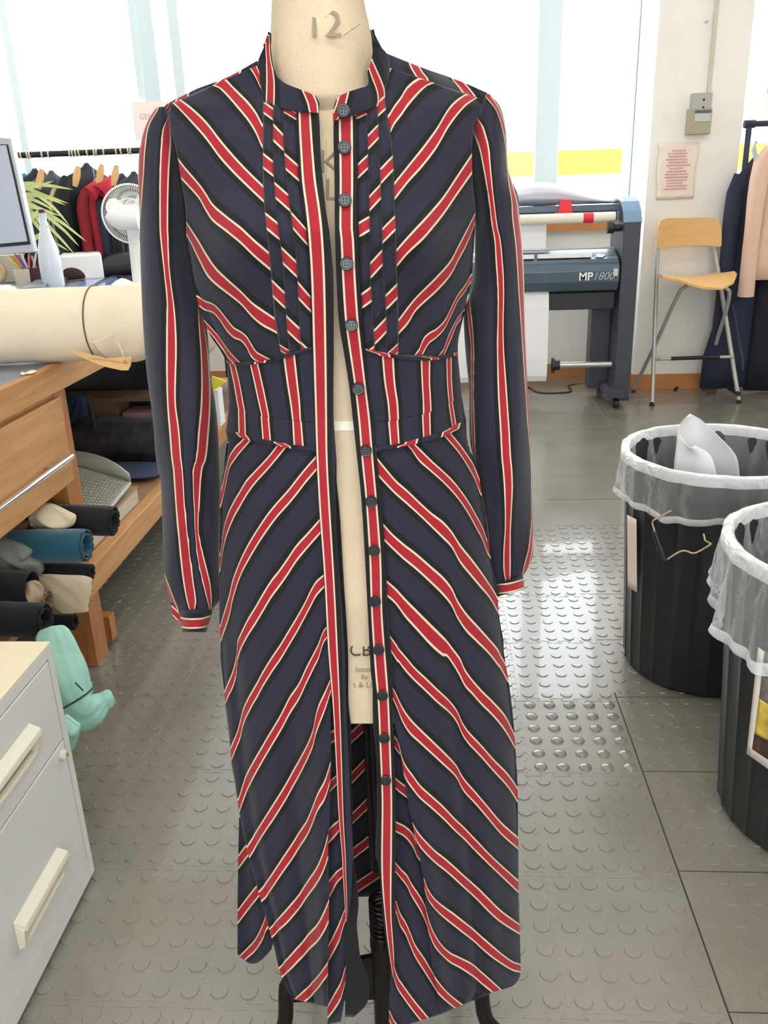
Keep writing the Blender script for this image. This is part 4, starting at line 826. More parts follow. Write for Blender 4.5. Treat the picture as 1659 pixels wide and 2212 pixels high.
p = PY(1622, 330, 5.36)
garment('hanging_garment', (p.x + .05, 5.42), .10, .05, p.z, 1.36, math.radians(15), M_nv, 'long dark navy garment at the end of the right rail', 'garments on the right rail', seed=31, zr=c.z, slv=.75, flare=2.1)
garment('hanging_garment', (p.x + .36, 5.40), .24, .05, p.z - .02, 1.36, math.radians(2), M_mn, 'black trousers hanging below the blush blouse', 'garments on the right rail', seed=35, zr=c.z, sleeve=False, flare=1.0)
pb = PY(1712, 300, 5.36)
garment('hanging_garment', (pb.x + .03, 5.29), .20, .05, pb.z + .02, .78, math.radians(6), M_bl, 'pale blush pink blouse with long sleeves on the right rail', 'garments on the right rail', seed=33, zr=c.z, slv=1.12, flare=1.0)
o = MB().tube(crom([PY(1633, 305, 5.3), PY(1629, 325, 5.28), PY(1634, 345, 5.26), PY(1639, 352, 5.26)], 14).tolist(), [.008] * 4 + [.014] * 10, 12, flat=.6).obj('plastic_hanger', mat('grey_plastic', (170, 176, 186), .3), smooth=True)
tag(o, 'pale grey plastic hanger end beside the blush blouse', 'hanger')
# ================================================================== WORK TABLE
TZ, TX = .872, -.962
t_ = thing('work_table', (-1.5, 3, 0), 'long wooden work table with grey top and slatted lower shelf at the left', 'table')
TY0, TY1 = 1.0, 4.75
MB().box(-2.62, TX - .025, TY0, TY1, TZ - .03, TZ - .0005).obj('table_top', M_top, t_)
MB().box(TX - .025, TX, TY0, TY1, TZ - .066, TZ).obj('edge_board', M_wood, t_, bevel=.002)
MB().box(-2.62, TX - .026, TY0 + .01, TY1 - .01, TZ - .066, TZ - .031).obj('apron', M_wood, t_)
for y in (2.078, 4.55):
    for x in (-1.072, -2.5): MB().box(x, x + .085, y, y + .085, 0, TZ - .066).obj('leg', M_woodv, t_, bevel=.002)
MB().box(-1.005, -.965, 2.05, 4.7, .225, .305).obj('shelf_rail', M_wood, t_, bevel=.002)
MB().box(-2.5, -1.006, 2.10, 2.128, .15, .225).obj('shelf_crossbar', M_wood, t_)
MB().box(-1.02, -.982, 2.19, 2.23, .02, .10).obj('rail_block', M_woodv, t_)
MB().box(-2.5, -1.006, 1.5, 4.7, .285, .303).obj('shelf', mat('shelf_board', (150, 112, 78), .7, noise=.15, nscale=10), t_)
dz0, dz1 = .565, .79
t_ = thing('drawer_unit', (-1.2, 1.7, .56), 'pine drawer box with long steel bar handle hung under the table top', 'drawer unit')
MB().box(-1.5, -.985, 1.15, 2.075, dz0 + .01, dz1 + .012).obj('drawer_box', M_wood, t_)
dr = MB().box(-.985, -.966, 1.12, 2.085, dz0, dz1).obj('drawer_front', M_wood, t_, bevel=.002)
hy0, hy1 = 1.55, 2.025
MB().tube([(-.935, hy0 - .2, .648), (-.935, hy1, .648)], .0068, 16).obj('bar_handle', mat('polished_steel', (225, 225, 228), .15, metal=1), dr, smooth=True)
MB().tube([(-.967, hy1 - .09, .648), (-.935, hy1 - .09, .648)], .004, 10).obj('handle_post', M_metal, dr, smooth=True)
MB().box(-.9655, -.9648, 1.69, 1.697, .757, .767).obj('keyhole', M_black, dr)
MB().box(-1.45, -.99, 1.2, 1.9, dz1 + .0125, TZ - .067).obj('spacer', M_woodv, t_)
# fabric roll on table with elastic, loose flap and tag
Rr = .092; Ya, Yb_ = 2.03, 2.16
def rollp(x): f = (x + 1.45) / .8; return Vector((x, Ya + (Yb_ - Ya) * f + Rr * .2, TZ + Rr + .001))
t_ = thing('fabric_roll', (-1.1, 2.12, TZ), 'thick roll of cream calico lying across the front of the table', 'fabric roll')
rows = []
for i in range(26):
    x = -1.62 + i * .042; c = rollp(x); k = 1 + .012 * math.sin(i * 1.3); rows.append((c, Rr * k, Rr * k, (0, 1, 0), (0, 0, 1)))
blob('roll', rows, M_cal, t_, wob=.006, n=48, seed=8)
xe = PY(178, 690, 2.05).x
V = []; n = 48
el = MB().lathe([(Rr * 1.018, -.0018), (Rr * 1.03, -.001), (Rr * 1.03, .001), (Rr * 1.018, .0018)], rollp(xe), (1, .0, 0), 64, cap=False).obj('elastic_band', mat('elastic', (92, 70, 44), .7), t_, smooth=True)
V = []; F = []; nu, nv = 30, 16     # loose flap twisting off the roll
for j in range(nv):
    for i in range(nu):
        u, v = i / (nu - 1), j / (nv - 1)
        ax = PY(175 + 150 * u, 746 - 95 * u ** 1.4, 2.0); bx = PY(205 + 110 * u, 755 - 10 * u, 2.0)
        a0 = ax.lerp(bx, v); xx = a0.x; c = rollp(xx); ang = math.radians(200 + 50 * u ** 1.2 * (1 - v) * -1 + 42 * v)
        rr = Rr * (1.06 + .05 * math.sin(u * 9 + v * 4) + .05 * v)
        V.append((xx, c.y + rr * math.cos(ang + .25 * (1 - v)), max(TZ + .004 if xx < TX else TZ - .02, c.z + rr * math.sin(ang))))
for j in range(nv - 1):
    for i in range(nu - 1): F.append((j * nu + i, j * nu + i + 1, (j + 1) * nu + i + 1, (j + 1) * nu + i))
o = mk('loose_flap', V, F, M_cal, t_); o.modifiers.new('t', 'SOLIDIFY').thickness = .002
tgp = [PY(x, y, d) for x, y, d in ((142, 753, 2.0), (180, 762, 1.98), (230, 774, 1.96), (283, 770, 1.95), (283, 788, 1.95), (277, 800, 1.95), (262, 800, 1.955), (225, 792, 1.96), (180, 774, 1.98))]
t_ = thing('swing_tag', tuple(tgp[3]), 'long manila tag on string hanging off the cream fabric roll', 'tag')
MB().prism(tgp, (0, .0012, 0)).obj('card', mat('manila', (214, 176, 122), .8, noise=.05), t_)
q = PY(270, 782, 1.947); MB().lathe([(.0015, 0), (.0042, 0), (.0042, .001), (.0015, .001)], q, (0, -1, 0), 16, cap=False).obj('eyelet', mat('tag_eyelet', (190, 110, 80), .6), t_)
MB().tube([PY(254, 738, 1.99), PY(264, 760, 1.95), q, PY(284, 772, 1.94)], .0009, 6).obj('string', mat('string', (230, 214, 186), .9), t_)
tm = MB(); rr = random.Random(9)
for k in range(7):
    f = .12 + k * .1; p = tgp[1].lerp(tgp[3], f) + Vector((0, -.0008, -.004)); tm.box(p.x, p.x + .0007, p.y - .0006, p.y, p.z - .014, p.z)
tm.obj('ruled_lines', mat('faded_ruling', (160, 124, 84), .8), t_)
pts = [PY(x, y, d) for x, y, d in ((38, 772, 1.95), (70, 770, 1.96), (110, 764, 1.97), (145, 757, 1.98), (165, 770, 1.96))]
pts = [Vector((min(p.x, -.975), p.y, TZ + .004)) for p in pts]
o = MB().tube(crom([tuple(p) for p in pts], 24).tolist(), [.008 + .003 * math.sin(i) for i in range(24)], 10, flat=.35).obj('muslin_strip', M_cal, smooth=True); tag(o, 'frayed strip of muslin lying before the cream fabric roll', 'fabric strip')
# ---- monitor
t_ = thing('monitor', (-1.9, 3.25, TZ), 'computer monitor with silver frame and grey screen at the left edge of the table', 'monitor')
Yq = 3.2
def mq(px, py, dY=0): return PY(px, py, Yq + dY)
o4 = [mq(-130, 292), mq(22, 298), mq(74, 545), mq(-130, 560)]
MB().prism(o4, (0, .035, 0)).obj('casing', mat('silver_plastic', (176, 182, 190), .35), t_, bevel=.004)
i4 = [mq(-128, 308, -.002), mq(17, 312, -.002), mq(66, 528, -.002), mq(-128, 546, -.002)]
sc = MB().prism(i4, (0, .003, 0)).obj('bezel', M_black, t_)
s4 = [mq(-126, 311, -.004), mq(13, 314, -.004), mq(59, 521, -.004), mq(-126, 538, -.004)]
MB().prism(s4, (0, .003, 0)).obj('screen', mat('screen_glass_reflection', (180, 188, 202), .25, spec=.6), t_)  # reflection on the glass put into a pale base colour
MB().tube([PY(-20, 560, Yq + .05), PZ(-20, 615, TZ + .012)], .02, 12).lathe([(0, 0), (.13, 0), (.13, .008), (.05, .012), (0, .012)], PZ(-15, 622, TZ + .001), (0, 0, 1), 32, cap=False).obj('stand', M_black, t_, smooth=True)
# ---- plant
t_ = thing('spider_plant', tuple(PZ(40, 600, TZ)), 'spider plant with long yellow-green leaves behind the monitor', 'plant')
Yp = 4.58; pc = PY(30, 490, Yp); pz = TZ + .002
MB().lathe([(.0, 0), (.06, 0), (.08, .13), (.085, .135), (.075, .135), (.07, .12), (0, .12)], (pc.x - .06, Yp, pz), (0, 0, 1), 28, cap=False).obj('pot', mat('plant_pot', (222, 216, 200), .8), t_, smooth=True)
M_leaf = mat('leaf', (222, 230, 158), .45, noise=.15, nscale=8)
leaves = [((50, 411), (80, 402), (115, 391)), ((45, 404), (95, 400), (157, 409)), ((48, 410), (95, 422), (147, 439)), ((70, 422), (112, 445), (150, 487)), ((50, 440), (90, 452), (132, 467)), ((60, 448), (120, 472), (186, 521)), ((80, 460), (130, 490), (170, 531)), ((70, 462), (118, 502), (161, 549)), ((52, 450), (95, 490), (131, 547)), ((60, 470), (100, 510), (148, 542)), ((50, 425), (90, 424), (142, 443)), ((50, 460), (62, 490), (76, 530)), ((48, 455), (58, 500), (64, 548)), ((45, 470), (66, 520), (84, 552)), ((50, 430), (85, 437), (118, 456)), ((100, 500), (112, 515), (126, 531)), ((46, 480), (60, 510), (72, 542)), ((46, 415), (30, 400), (18, 396))]
for k, (q0, q1, q2) in enumerate(leaves):
    r0_ = Vector((PY(20, 520, Yp).x, Yp, TZ + .13)); a, m_, e = PY(*q0, Yp + .01 * math.sin(k)), PY(*q1, Yp - .01 * math.cos(k * 1.7)), PY(*q2, Yp - .01 + .02 * math.sin(k * 2.1))
    P_ = crom([tuple(r0_), tuple(a), tuple(m_), tuple(e)], 22); V = []; F = []
    for i, p in enumerate(P_):
        w = .0115 * math.sin(math.pi * min(1, .12 + i / 21 * .88)) ** .6 + .0006; d = Vector(P_[min(i + 1, 21)] - P_[max(i - 1, 0)]).normalized(); sd = d.cross(Vector((0, 1, .3))).normalized()
        V += [Vector(p) - sd * w, Vector(p) + Vector((0, .003, -.002)), Vector(p) + sd * w]
    for i in range(21): F += [(3 * i, 3 * i + 1, 3 * i + 4, 3 * i + 3), (3 * i + 1, 3 * i + 2, 3 * i + 5, 3 * i + 4)]
    mk('leaf', V, F, M_leaf, t_)
# ---- bottle
b0 = PZ(117, 620, TZ); t_ = thing('swing_top_bottle', tuple(b0), 'clear swing-top glass bottle half full of water on the table', 'bottle')
Mg = mat('bottle_glass', (236, 242, 250), .12, alpha=.86, coat=.5)
zt = PY(82, 456, b0.y).z - TZ; k = zt / .32; kx = 1.18
MB().lathe([(.0, 0), (.042 * kx, 0), (.045 * kx, .01 * k), (.045 * kx, .10 * k), (.040 * kx, .16 * k), (.022 * kx, .23 * k), (.015 * kx, .27 * k), (.0145 * kx, .305 * k), (.017 * kx, .31 * k), (0, .31 * k)], b0 + Vector((0, 0, .001)), (-.0, 0, 1), 40, cap=False).obj('glass', Mg, t_, smooth=True)
MB().lathe([(0, .004), (.040 * kx, .004), (.0415 * kx, .01), (.0415 * kx, .09 * k), (0, .09 * k)], b0 + Vector((0, 0, .001)), (0, 0, 1), 32, cap=False).obj('water', mat('water', (168, 174, 186), .1, alpha=.6), t_, smooth=True)
MB().lathe([(.0, 0), (.015, 0), (.015, .016), (0, .018)], b0 + Vector((0, 0, .312 * k)), (0, 0, 1), 20, cap=False).obj('stopper', mat('dark_red_stopper', (96, 34, 38), .4), t_, smooth=True)
MB().tube([b0 + Vector((.018, 0, .32 * k)), b0 + Vector((.03, -.01, .30 * k)), b0 + Vector((.034, -.012, .27 * k)), b0 + Vector((.018, -.01, .25 * k))], .0016, 6).obj('wire_clip', M_metal, t_, smooth=True)
# ---- pens in mesh cup
def onT(px, py): return PZ(px, py, TZ + .001)
c = onT(76, 612); t_ = thing('mesh_pen_cup', tuple(c), 'dark red wire mesh pen cup beside the bottle', 'pen cup')
MB().lathe([(0, 0), (.045, 0), (.056, .08), (.053, .08), (.042, .004), (0, .004)], c, (0, 0, 1), 32, cap=False).obj('cup', mat('mesh_maroon', (84, 46, 58), .5, noise=.3, nscale=300), t_, smooth=True)
pc_ = [((232, 90, 130), 62, 548, 'pink highlighter'), ((226, 196, 190), 78, 546, 'pale pink marker'), ((40, 40, 44), 52, 556, 'black pen'), ((220, 214, 200), 46, 548, 'white pen'), ((200, 120, 60), 24, 552, 'orange pencil'), ((60, 90, 160), 37, 550, 'blue pen'), ((196, 44, 44), 30, 547, 'red pencil'), ((220, 200, 80), 14, 556, 'yellow pencil'), ((150, 150, 154), 68, 552, 'grey pen')]
for k, (cl, px, py, lb) in enumerate(pc_):
    tp = PY(px, py, c.y + .02); bt = c + Vector((-.03 + .007 * k, .01 * math.sin(k), .006)); 
    o = MB().tube([bt, bt.lerp(tp, .9), tp], [.0055, .0055, .003], 10).obj('pen', mat('pen_' + lb.replace(' ', '_'), cl, .45), smooth=True); tag(o, lb + ' standing in the dark mesh cup', 'pen', 'pens and pencils in the mesh cup')
c = onT(52, 620); t_ = MB().lathe([(0, 0), (.034, 0), (.038, .085), (.036, .085), (.032, .004), (0, .004)], c, (0, 0, 1), 32, cap=False).obj('drinking_glass', mat('tumbler', (222, 216, 196), .1, alpha=.45, coat=.5), smooth=True); tag(t_, 'small clear tumbler with yellowish contents before the pen cup', 'glass')
c = onT(16, 626); o = MB().lathe([(0, 0), (.085, 0), (.088, .006), (.07, .014), (.03, .022), (0, .024)], c, (0, 0, 1), 36, cap=False).obj('magnifier_base', mat('chrome', (210, 210, 206), .15, metal=.9), smooth=True); tag(o, 'round chrome lamp base at the left edge of the table', 'lamp base')
c = onT(5, 612); o = MB().tube(crom([c + Vector((-.03, 0, .0)) + Vector((.05 * math.cos(w), 0, .055 + .05 * math.sin(w))) for w in (-1.6, -.8, 0, .8, 1.6)], 20).tolist(), .013, 14).obj('bangle', mat('tan_ring', (206, 170, 130), .5), smooth=True); tag(o, 'tan curved ring standing at the left edge of the table', 'ring')
def slab(name, pts, h, m, lab, cat, bevel=.004):
    P4 = [onT(*p) for p in pts]; o = MB().prism(P4, (0, 0, h)).obj(name, m, bevel=bevel); tag(o, lab, cat); return o
slab('stapler', [(92, 622), (140, 618), (150, 606), (104, 608)], .028, M_black, 'black stapler lying on the table before the bottle', 'stapler')
slab('grey_case', [(48, 632), (94, 629), (118, 612), (80, 613)], .022, mat('case_grey', (126, 130, 140), .4), 'flat grey case on the table near the stapler', 'case')
slab('blue_folder', [(150, 634), (235, 622), (262, 596), (190, 600)], .004, mat('blue_plastic', (120, 150, 206), .2, coat=.5), 'glossy pale blue folder on the table by the curve ruler', 'folder', 0)
slab('paper_sheets', [(205, 632), (320, 624), (320, 600), (262, 602)], .003, M_paper, 'white sheets of paper under the curve ruler', 'papers', 0)
c0_, c1_ = onT(136, 608), onT(192, 604)
rows = [(c0_.lerp(c1_, f) + Vector((0, 0, .035 * s + .004)), .045 * s + .004, .035 * s + .003, (0, 1, 0), (0, 0, 1)) for f, s in ((0, .3), (.1, .8), (.3, 1), (.6, 1), (.85, .75), (1, .25))]
o = blob('hair_brush', rows, mat('bristle_brown', (70, 44, 46), .9, bump=1, bscale=300), wob=.05, seed=3); tag(o, 'dark brown bristly brush head lying on the table', 'brush')
def lump(name, pts, hgts, m, lab, cat, deep=.06, seed=2, wob=.05):
    rows = []
    for (px, py), h in zip(pts, hgts):
        c = onT(px, py); rows.append((c + Vector((0, deep * .9, h / 2 + .002)), deep, h / 2, (0, 1, 0), (0, 0, 1)))
    o = blob(name, rows, m, wob=wob, seed=seed); tag(o, lab, cat); return o
slab('foam_tray', [(134, 609), (226, 602), (224, 594), (142, 598)], .13, mat('white_foam', (244, 238, 232), .7), 'white foam tray behind the brush on the table', 'tray', .012)
lump('plastic_bag', [(170, 602), (195, 600), (220, 598), (245, 596)], (.03, .05, .05, .015), filmmat('bag_film', .35), 'clear plastic bag lying on the table by the black pouch', 'plastic bag', seed=12)
lump('black_pouch', [(216, 602), (235, 600), (262, 598), (290, 596), (320, 594)], (.08, .12, .12, .12, .12), mat('black_nylon', (28, 28, 30), .5, bump=.6, bscale=20), 'black zip pouch lying on the table at the foot of the fan', 'pouch', seed=13, wob=.04)
cv = [onT(*p) + Vector((0, 0, .006)) for p in ((200, 622), (225, 608), (252, 600), (275, 602), (292, 610), (297, 618))]
o = MB().tube(crom([tuple(p) for p in cv], 30).tolist(), [.004 + .014 * math.sin(math.pi * min(1, .1 + i / 29 * .8)) for i in range(30)], 12, flat=.4).obj('curve_ruler', mat('ruler_black', (46, 44, 40), .35), smooth=True); tag(o, 'black curved pattern ruler on the white papers', 'ruler')
# ---- fan
fc = PY(283, 462, 3.95); t_ = thing('desk_fan', (fc.x, fc.y, TZ), 'white desk fan with wire guard in front of the hanging garments', 'fan')
M_fan = mat('fan_white', (236, 234, 228), .4)
R_ = fc - PY(283, 397, 3.95); Rf = abs(R_.z); fn = Vector((.25, -1, .05)).normalized(); ra = fn.orthogonal().normalized(); rb = fn.cross(ra)
g = MB()
for k in range(90):
    w = 2 * math.pi * k / 90; d = ra * math.cos(w) + rb * math.sin(w)
    g.tube([fc + d * .03 + fn * .05, fc + d * Rf * .7 + fn * .045, fc + d * Rf * .97 + fn * .01, fc + d * Rf], .0007, 4, cap=False)
    g.tube([fc + d * .03 - fn * .07, fc + d * Rf * .7 - fn * .06, fc + d * Rf * .97 - fn * .02, fc + d * Rf], .0009, 4, cap=False)
for rr in (Rf, Rf * .5): g.tube([fc + (ra * math.cos(w) + rb * math.sin(w)) * rr + fn * (.045 if rr < Rf else 0) for w in np.linspace(0, 6.3, 40)], .0022 if rr < Rf else .004, 6)
g.obj('wire_guard', M_fan, t_)
bl = MB()
for k in range(3):
    w0 = 2 * math.pi * k / 3 + .9; pts = []
    for i in range(14):
        w = 2 * math.pi * i / 14; r = Rf * .52 + Rf * .38 * math.cos(w); a = w0 + .5 * math.sin(w); pts.append(fc + (ra * math.cos(a) + rb * math.sin(a)) * r + fn * (.018 * math.sin(w)))
    b_ = MB().prism(pts, fn * .003); b_.obj('blade', M_fan, t_)
MB().lathe([(.0, .03), (.02, .028), (.028, .01), (.028, -.01), (.0, -.01)], fc, fn, 24, cap=False).obj('hub', M_fan, t_, smooth=True)
mh = PY(232, 470, 3.85); m1 = PY(300, 470, 3.87)
MB().tube(crom([tuple(m1), tuple(m1.lerp(mh, .4)), tuple(m1.lerp(mh, .8)), tuple(mh), tuple(mh + (mh - m1) * .06)], 16).tolist(), [.052] * 9 + [.05, .048, .044, .038, .03, .018, .004], 28).obj('motor_housing', M_fan, t_, smooth=True)
sb = PY(270, 562, 3.95); MB().tube([(fc.x - .02, fc.y + .05, fc.z - .08), (fc.x - .02, fc.y + .05, TZ + .02)], [.024, .03], 20).obj('stem', M_fan, t_, smooth=True)
MB().lathe([(0, 0), (.09, 0), (.088, .015), (.03, .03), (0, .03)], (fc.x - .02, fc.y + .05, TZ + .001), (0, 0, 1), 32, cap=False).obj('base', M_fan, t_, smooth=True)
# ================================================================== UNDER THE TABLE
SZ = .304
def onS(px, py, z=SZ): return PZ(px, py, z)
# foot rest
a, b, c_, d_ = PZ(128, 1108, .33), PZ(226, 1112, .335), PZ(284, 1040, .42), PZ(150, 985, .46)
t_ = thing('foot_rest', tuple(onS(200, 1120)), 'grey dimpled plastic foot rest tilted on a box under the table', 'foot rest')
A_, B_ = Vector((-1.42, 2.50, .40)), Vector((-1.10, 2.46, .40))
V = []; F = []; nu, nv = 26, 24; s4 = [PZ(100, 1112, .375), PZ(226, 1112, .375), PZ(284, 1040, .395), PZ(150, 1000, .44)]
pl = MB(); nrm = (s4[1] - s4[0]).cross(s4[3] - s4[0]).normalized(); nrm = nrm if nrm.z > 0 else -nrm
pl.prism(s4, -nrm * .012); pl.obj('plate', mat('grey_plate', (172, 172, 164), .45), t_, bevel=.005)
dm = MB()
for i in range(16):
    for j in range(14):
        u, v = (i + 1.0) / 17, (j + .8) / 15; p = s4[0].lerp(s4[1], u).lerp(s4[3].lerp(s4[2], u), v); dm.lathe([(.0045, 0), (.003, .0025), (.0001, .003)], p, nrm, 8, cap=False)
o = dm.obj('dimples', mat('grey_plate', (172, 172, 164)), t_, smooth=True); o['kind'] = 'stuff'
cv = [s4[3] + Vector((0, 0, .01)), PZ(172, 992, .445), PZ(215, 1000, .44), PZ(255, 1018, .425), s4[2]]
V = []; F = []; L_ = crom([tuple(p) for p in cv], 24)
for i, p in enumerate(L_):
    p = Vector(p); q = s4[3].lerp(s4[2], i / 23); V += [q, p + nrm * .03]
for i in range(23): F.append((2 * i, 2 * i + 1, 2 * i + 3, 2 * i + 2))
o = mk('raised_edge', V, F, mat('grey_plate', (172, 172, 164)), t_); o.modifiers.new('t', 'SOLIDIFY').thickness = .005
# box under
p = onS(310, 1112); b0 = onS(222, 1112)
MB()
t_ = thing('archive_box', (p.x, p.y, SZ), 'pale grey board box with a brown lid edge under the foot rest', 'box')
q0, q1, q2, q3 = onS(222, 1113), onS(308, 1112), PZ(302, 1058, SZ + .09), PZ(222, 1108, SZ + .09)
bx0, bx1, by0, by1 = -1.13, -1.01, 2.35, 2.63
MB().box(-1.32, bx1, by0, by1, SZ, SZ + .048).obj('box_body', mat('pale_board', (188, 182, 162), .7), t_, bevel=.002)
MB().box(-1.33, bx1 + .002, by0 - .004, by1 + .004, SZ + .049, SZ + .055).obj('lid', mat('brown_board', (160, 130, 96), .7), t_)
# floral bag, dark container and dim stuff behind
rows = [((-1.9 + .12 * i, 3.1, SZ + .09), .14, .085 + .01 * math.sin(i * 1.7), (0, 1, 0), (0, 0, 1)) for i in range(9)]
o = blob('floral_bag', rows, mat('dark_floral', (44, 44, 46), .8, noise=.7, nscale=22), wob=.04, seed=17); tag(o, 'black and grey floral cloth bag lying on the shelf behind the foot rest', 'bag')
rows = [((-1.5 + .1 * i, 2.93, SZ + .02), .10, .018, (0, 1, 0), (0, 0, 1)) for i in range(6)]
o = blob('denim_bundle', rows, mat('denim', (62, 74, 104), .8), wob=.06, seed=18); tag(o, 'folded blue denim with pale hem on the shelf behind the box', 'denim')
o = MB().box(-2.0, -1.10, 3.45, 3.85, SZ + .0, .74).obj('storage_crate', mat('smoky_plastic', (44, 46, 50), .25), bevel=.01); tag(o, 'large dark smoky plastic crate in the shade under the table', 'crate')
t_ = thing('low_shelf_unit', (-1.6, 3.25, SZ), 'low pale wooden shelf unit holding red boxes under the table', 'shelf unit')
yA = 3.28
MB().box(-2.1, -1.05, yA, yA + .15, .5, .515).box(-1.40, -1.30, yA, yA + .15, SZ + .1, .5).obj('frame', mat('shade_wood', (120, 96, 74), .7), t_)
o = MB().box(-1.75, -1.42, yA + .02, yA + .14, SZ + .1, .475).obj('red_box', mat('brick_red_card', (112, 60, 54), .7)); tag(o, 'brick red box inside the low shelf unit', 'box')
o = MB().box(-1.28, -1.1, yA + .01, yA + .13, SZ + .1, .45).obj('white_red_box', mat('white_red_card', (180, 140, 140), .7, noise=.4, nscale=14)); tag(o, 'white and red carton at the right of the low shelf unit', 'box')
rows = [((-2.0 + .1 * i, 3.22, SZ + .085), .05, .045, (0, 1, 0), (0, 0, 1)) for i in range(11)]
o = blob('black_roll', rows, mat('black_velvet', (16, 16, 18), .9), wob=.03, seed=19); tag(o, 'long black velvet roll in front of the low shelf unit', 'fabric roll')
o = MB().tube(crom([PY(172, 855, 3.0), PY(158, 900, 3.0), PY(148, 925, 3.0), PY(175, 940, 3.0), PY(203, 925, 3.0), PY(198, 890, 3.0), PY(188, 850, 3.0)], 40).tolist(), .006, 8).obj('cloth_strap', mat('strap_blue', (40, 50, 66), .9), smooth=True); tag(o, 'dark looped cloth strap hanging under the table top', 'strap')
rows = [(PY(150, 855 + 14 * i, 3.05), .06, .06, (1, 0, 0), (0, 1, 0)) for i in range(5)]
o = blob('blue_bag', rows, mat('deep_blue_cloth', (24, 44, 70), .9), wob=.08, seed=20); tag(o, 'deep blue cloth bag hanging in the shade beside the drawer box', 'bag')
o = MB().prism([PY(458, 813, 3.6), PY(489, 824, 3.6), PY(460, 845, 3.6)], (0, .01, 0)).obj('yellow_leaflet', mat('yellow_print', (236, 226, 60), .5)); tag(o, 'yellow and white leaflet seen between sleeve and waist', 'leaflet')
o = MB().box(PY(455, 850, 3.63).x, PY(472, 850, 3.63).x, 3.62, 3.7, SZ, PY(465, 843, 3.63).z).obj('white_carton', M_paper); tag(o, 'white carton on the shelf, seen between sleeve and waist', 'carton')
o = MB().box(-1.04, -.80, 4.15, 4.6, .02, .82).obj('black_cabinet', mat('black_satin', (34, 38, 44), .35), bevel=.02); tag(o, 'black cabinet beyond the table end, behind the dress waist', 'cabinet')
# ---- fabric rolls on the shelf
def froll(px0, py0, px1, py1, Y, r, m, lab, spiral=True, seed=1, name='fabric_roll', wob=.02, z=None):
    """roll whose near end shows at px1; lies along x"""
    a, b = PY(px0, py0, Y), PY(px1, py1, Y); ax = (b - a).normalized()
    t_ = thing(name, tuple(a.lerp(b, .5) - Vector((0, 0, r))), lab, 'fabric roll', 'fabric rolls on the lower shelf')
    up = Vector((0, 0, 1)); sd = ax.cross(up).normalized(); up = sd.cross(ax)
    n = 9; rows = [(a.lerp(b, i / n), r * (1 + .02 * math.sin(i * 2 + seed)), r * (1 + .02 * math.cos(i * 1.7)), sd, up) for i in range(n + 1)]
    blob('roll', rows, m, t_, wob=wob * .5, n=40, seed=seed, cap=False)
    if spiral:
        V = []; F = []; N_ = 90
        for i in range(N_):
            w = i / (N_ - 1) * 2 * math.pi * 1.9 + 1.2; rr = r * (.98 - .36 * i / (N_ - 1)); jit = .0012 * math.sin(i * 2.3) + .0012 * math.sin(i * 1.1)
            d = sd * math.cos(w) + up * math.sin(w) * (1 - .12 * i / N_); V += [b - ax * .11 + d * rr, b + ax * (.004 + jit) + d * rr]
        for i in range(N_ - 1): F.append((2 * i, 2 * i + 1, 2 * i + 3, 2 * i + 2))
        o = mk('rolled_end', V, F, m, t_); o.modifiers.new('t', 'SOLIDIFY').thickness = .0025
    rows = [(a.lerp(b, .72), r * .95, r * .95, sd, up), (a.lerp(b, .74), r * .95, r * .95, sd, up)]
    blob('core', rows, m, t_, wob=.01, n=24, sub=0)
    return t_
M_teal = mat('teal_wool', (14, 74, 94), .95, noise=.1, nscale=60, bump=.3, bscale=400, sheen=.3); M_bk = mat('black_wool', (19, 20, 25), .95, sheen=.1, noise=.2, nscale=60)
M_gy = mat('grey_flannel', (128, 128, 124), .9, noise=.08, nscale=20); M_ivory = mat('ivory_satin', (216, 200, 170), .5, noise=.05)
M_br = mat('brown_card_tube', (122, 100, 80), .7)
froll(60, 1118, 245, 1126, 2.03, .040, M_bk, 'black wool fabric roll beside the grey box, farthest along the shelf', seed=21)
froll(30, 1180, 186, 1178, 1.90, .042, M_teal, 'teal wool fabric roll on the lower shelf', seed=22)
froll(-40, 1130, 66, 1144, 1.96, .023, M_br, 'narrow brown tube end above the teal fabric roll', spiral=False, seed=23)
froll(20, 1232, 196, 1236, 1.93, .022, M_bk, 'flat charcoal fabric roll under the teal roll', seed=24)
froll(-60, 1262, 70, 1268, 1.76, .038, M_bk, 'black fabric roll wrapping crumpled beige satin', seed=25, spiral=False)
froll(-60, 1335, 96, 1340, 1.66, .040, M_bk, 'lowest black fabric roll above the white cabinet', seed=26)
froll(-20, 1298, 102, 1300, 1.78, .028, M_br, 'brown lined tube between the black fabric rolls', spiral=True, seed=27)
froll(60, 1345, 160, 1344, 1.95, .022, M_bk, 'short black fabric end below the ivory cloth', seed=28)
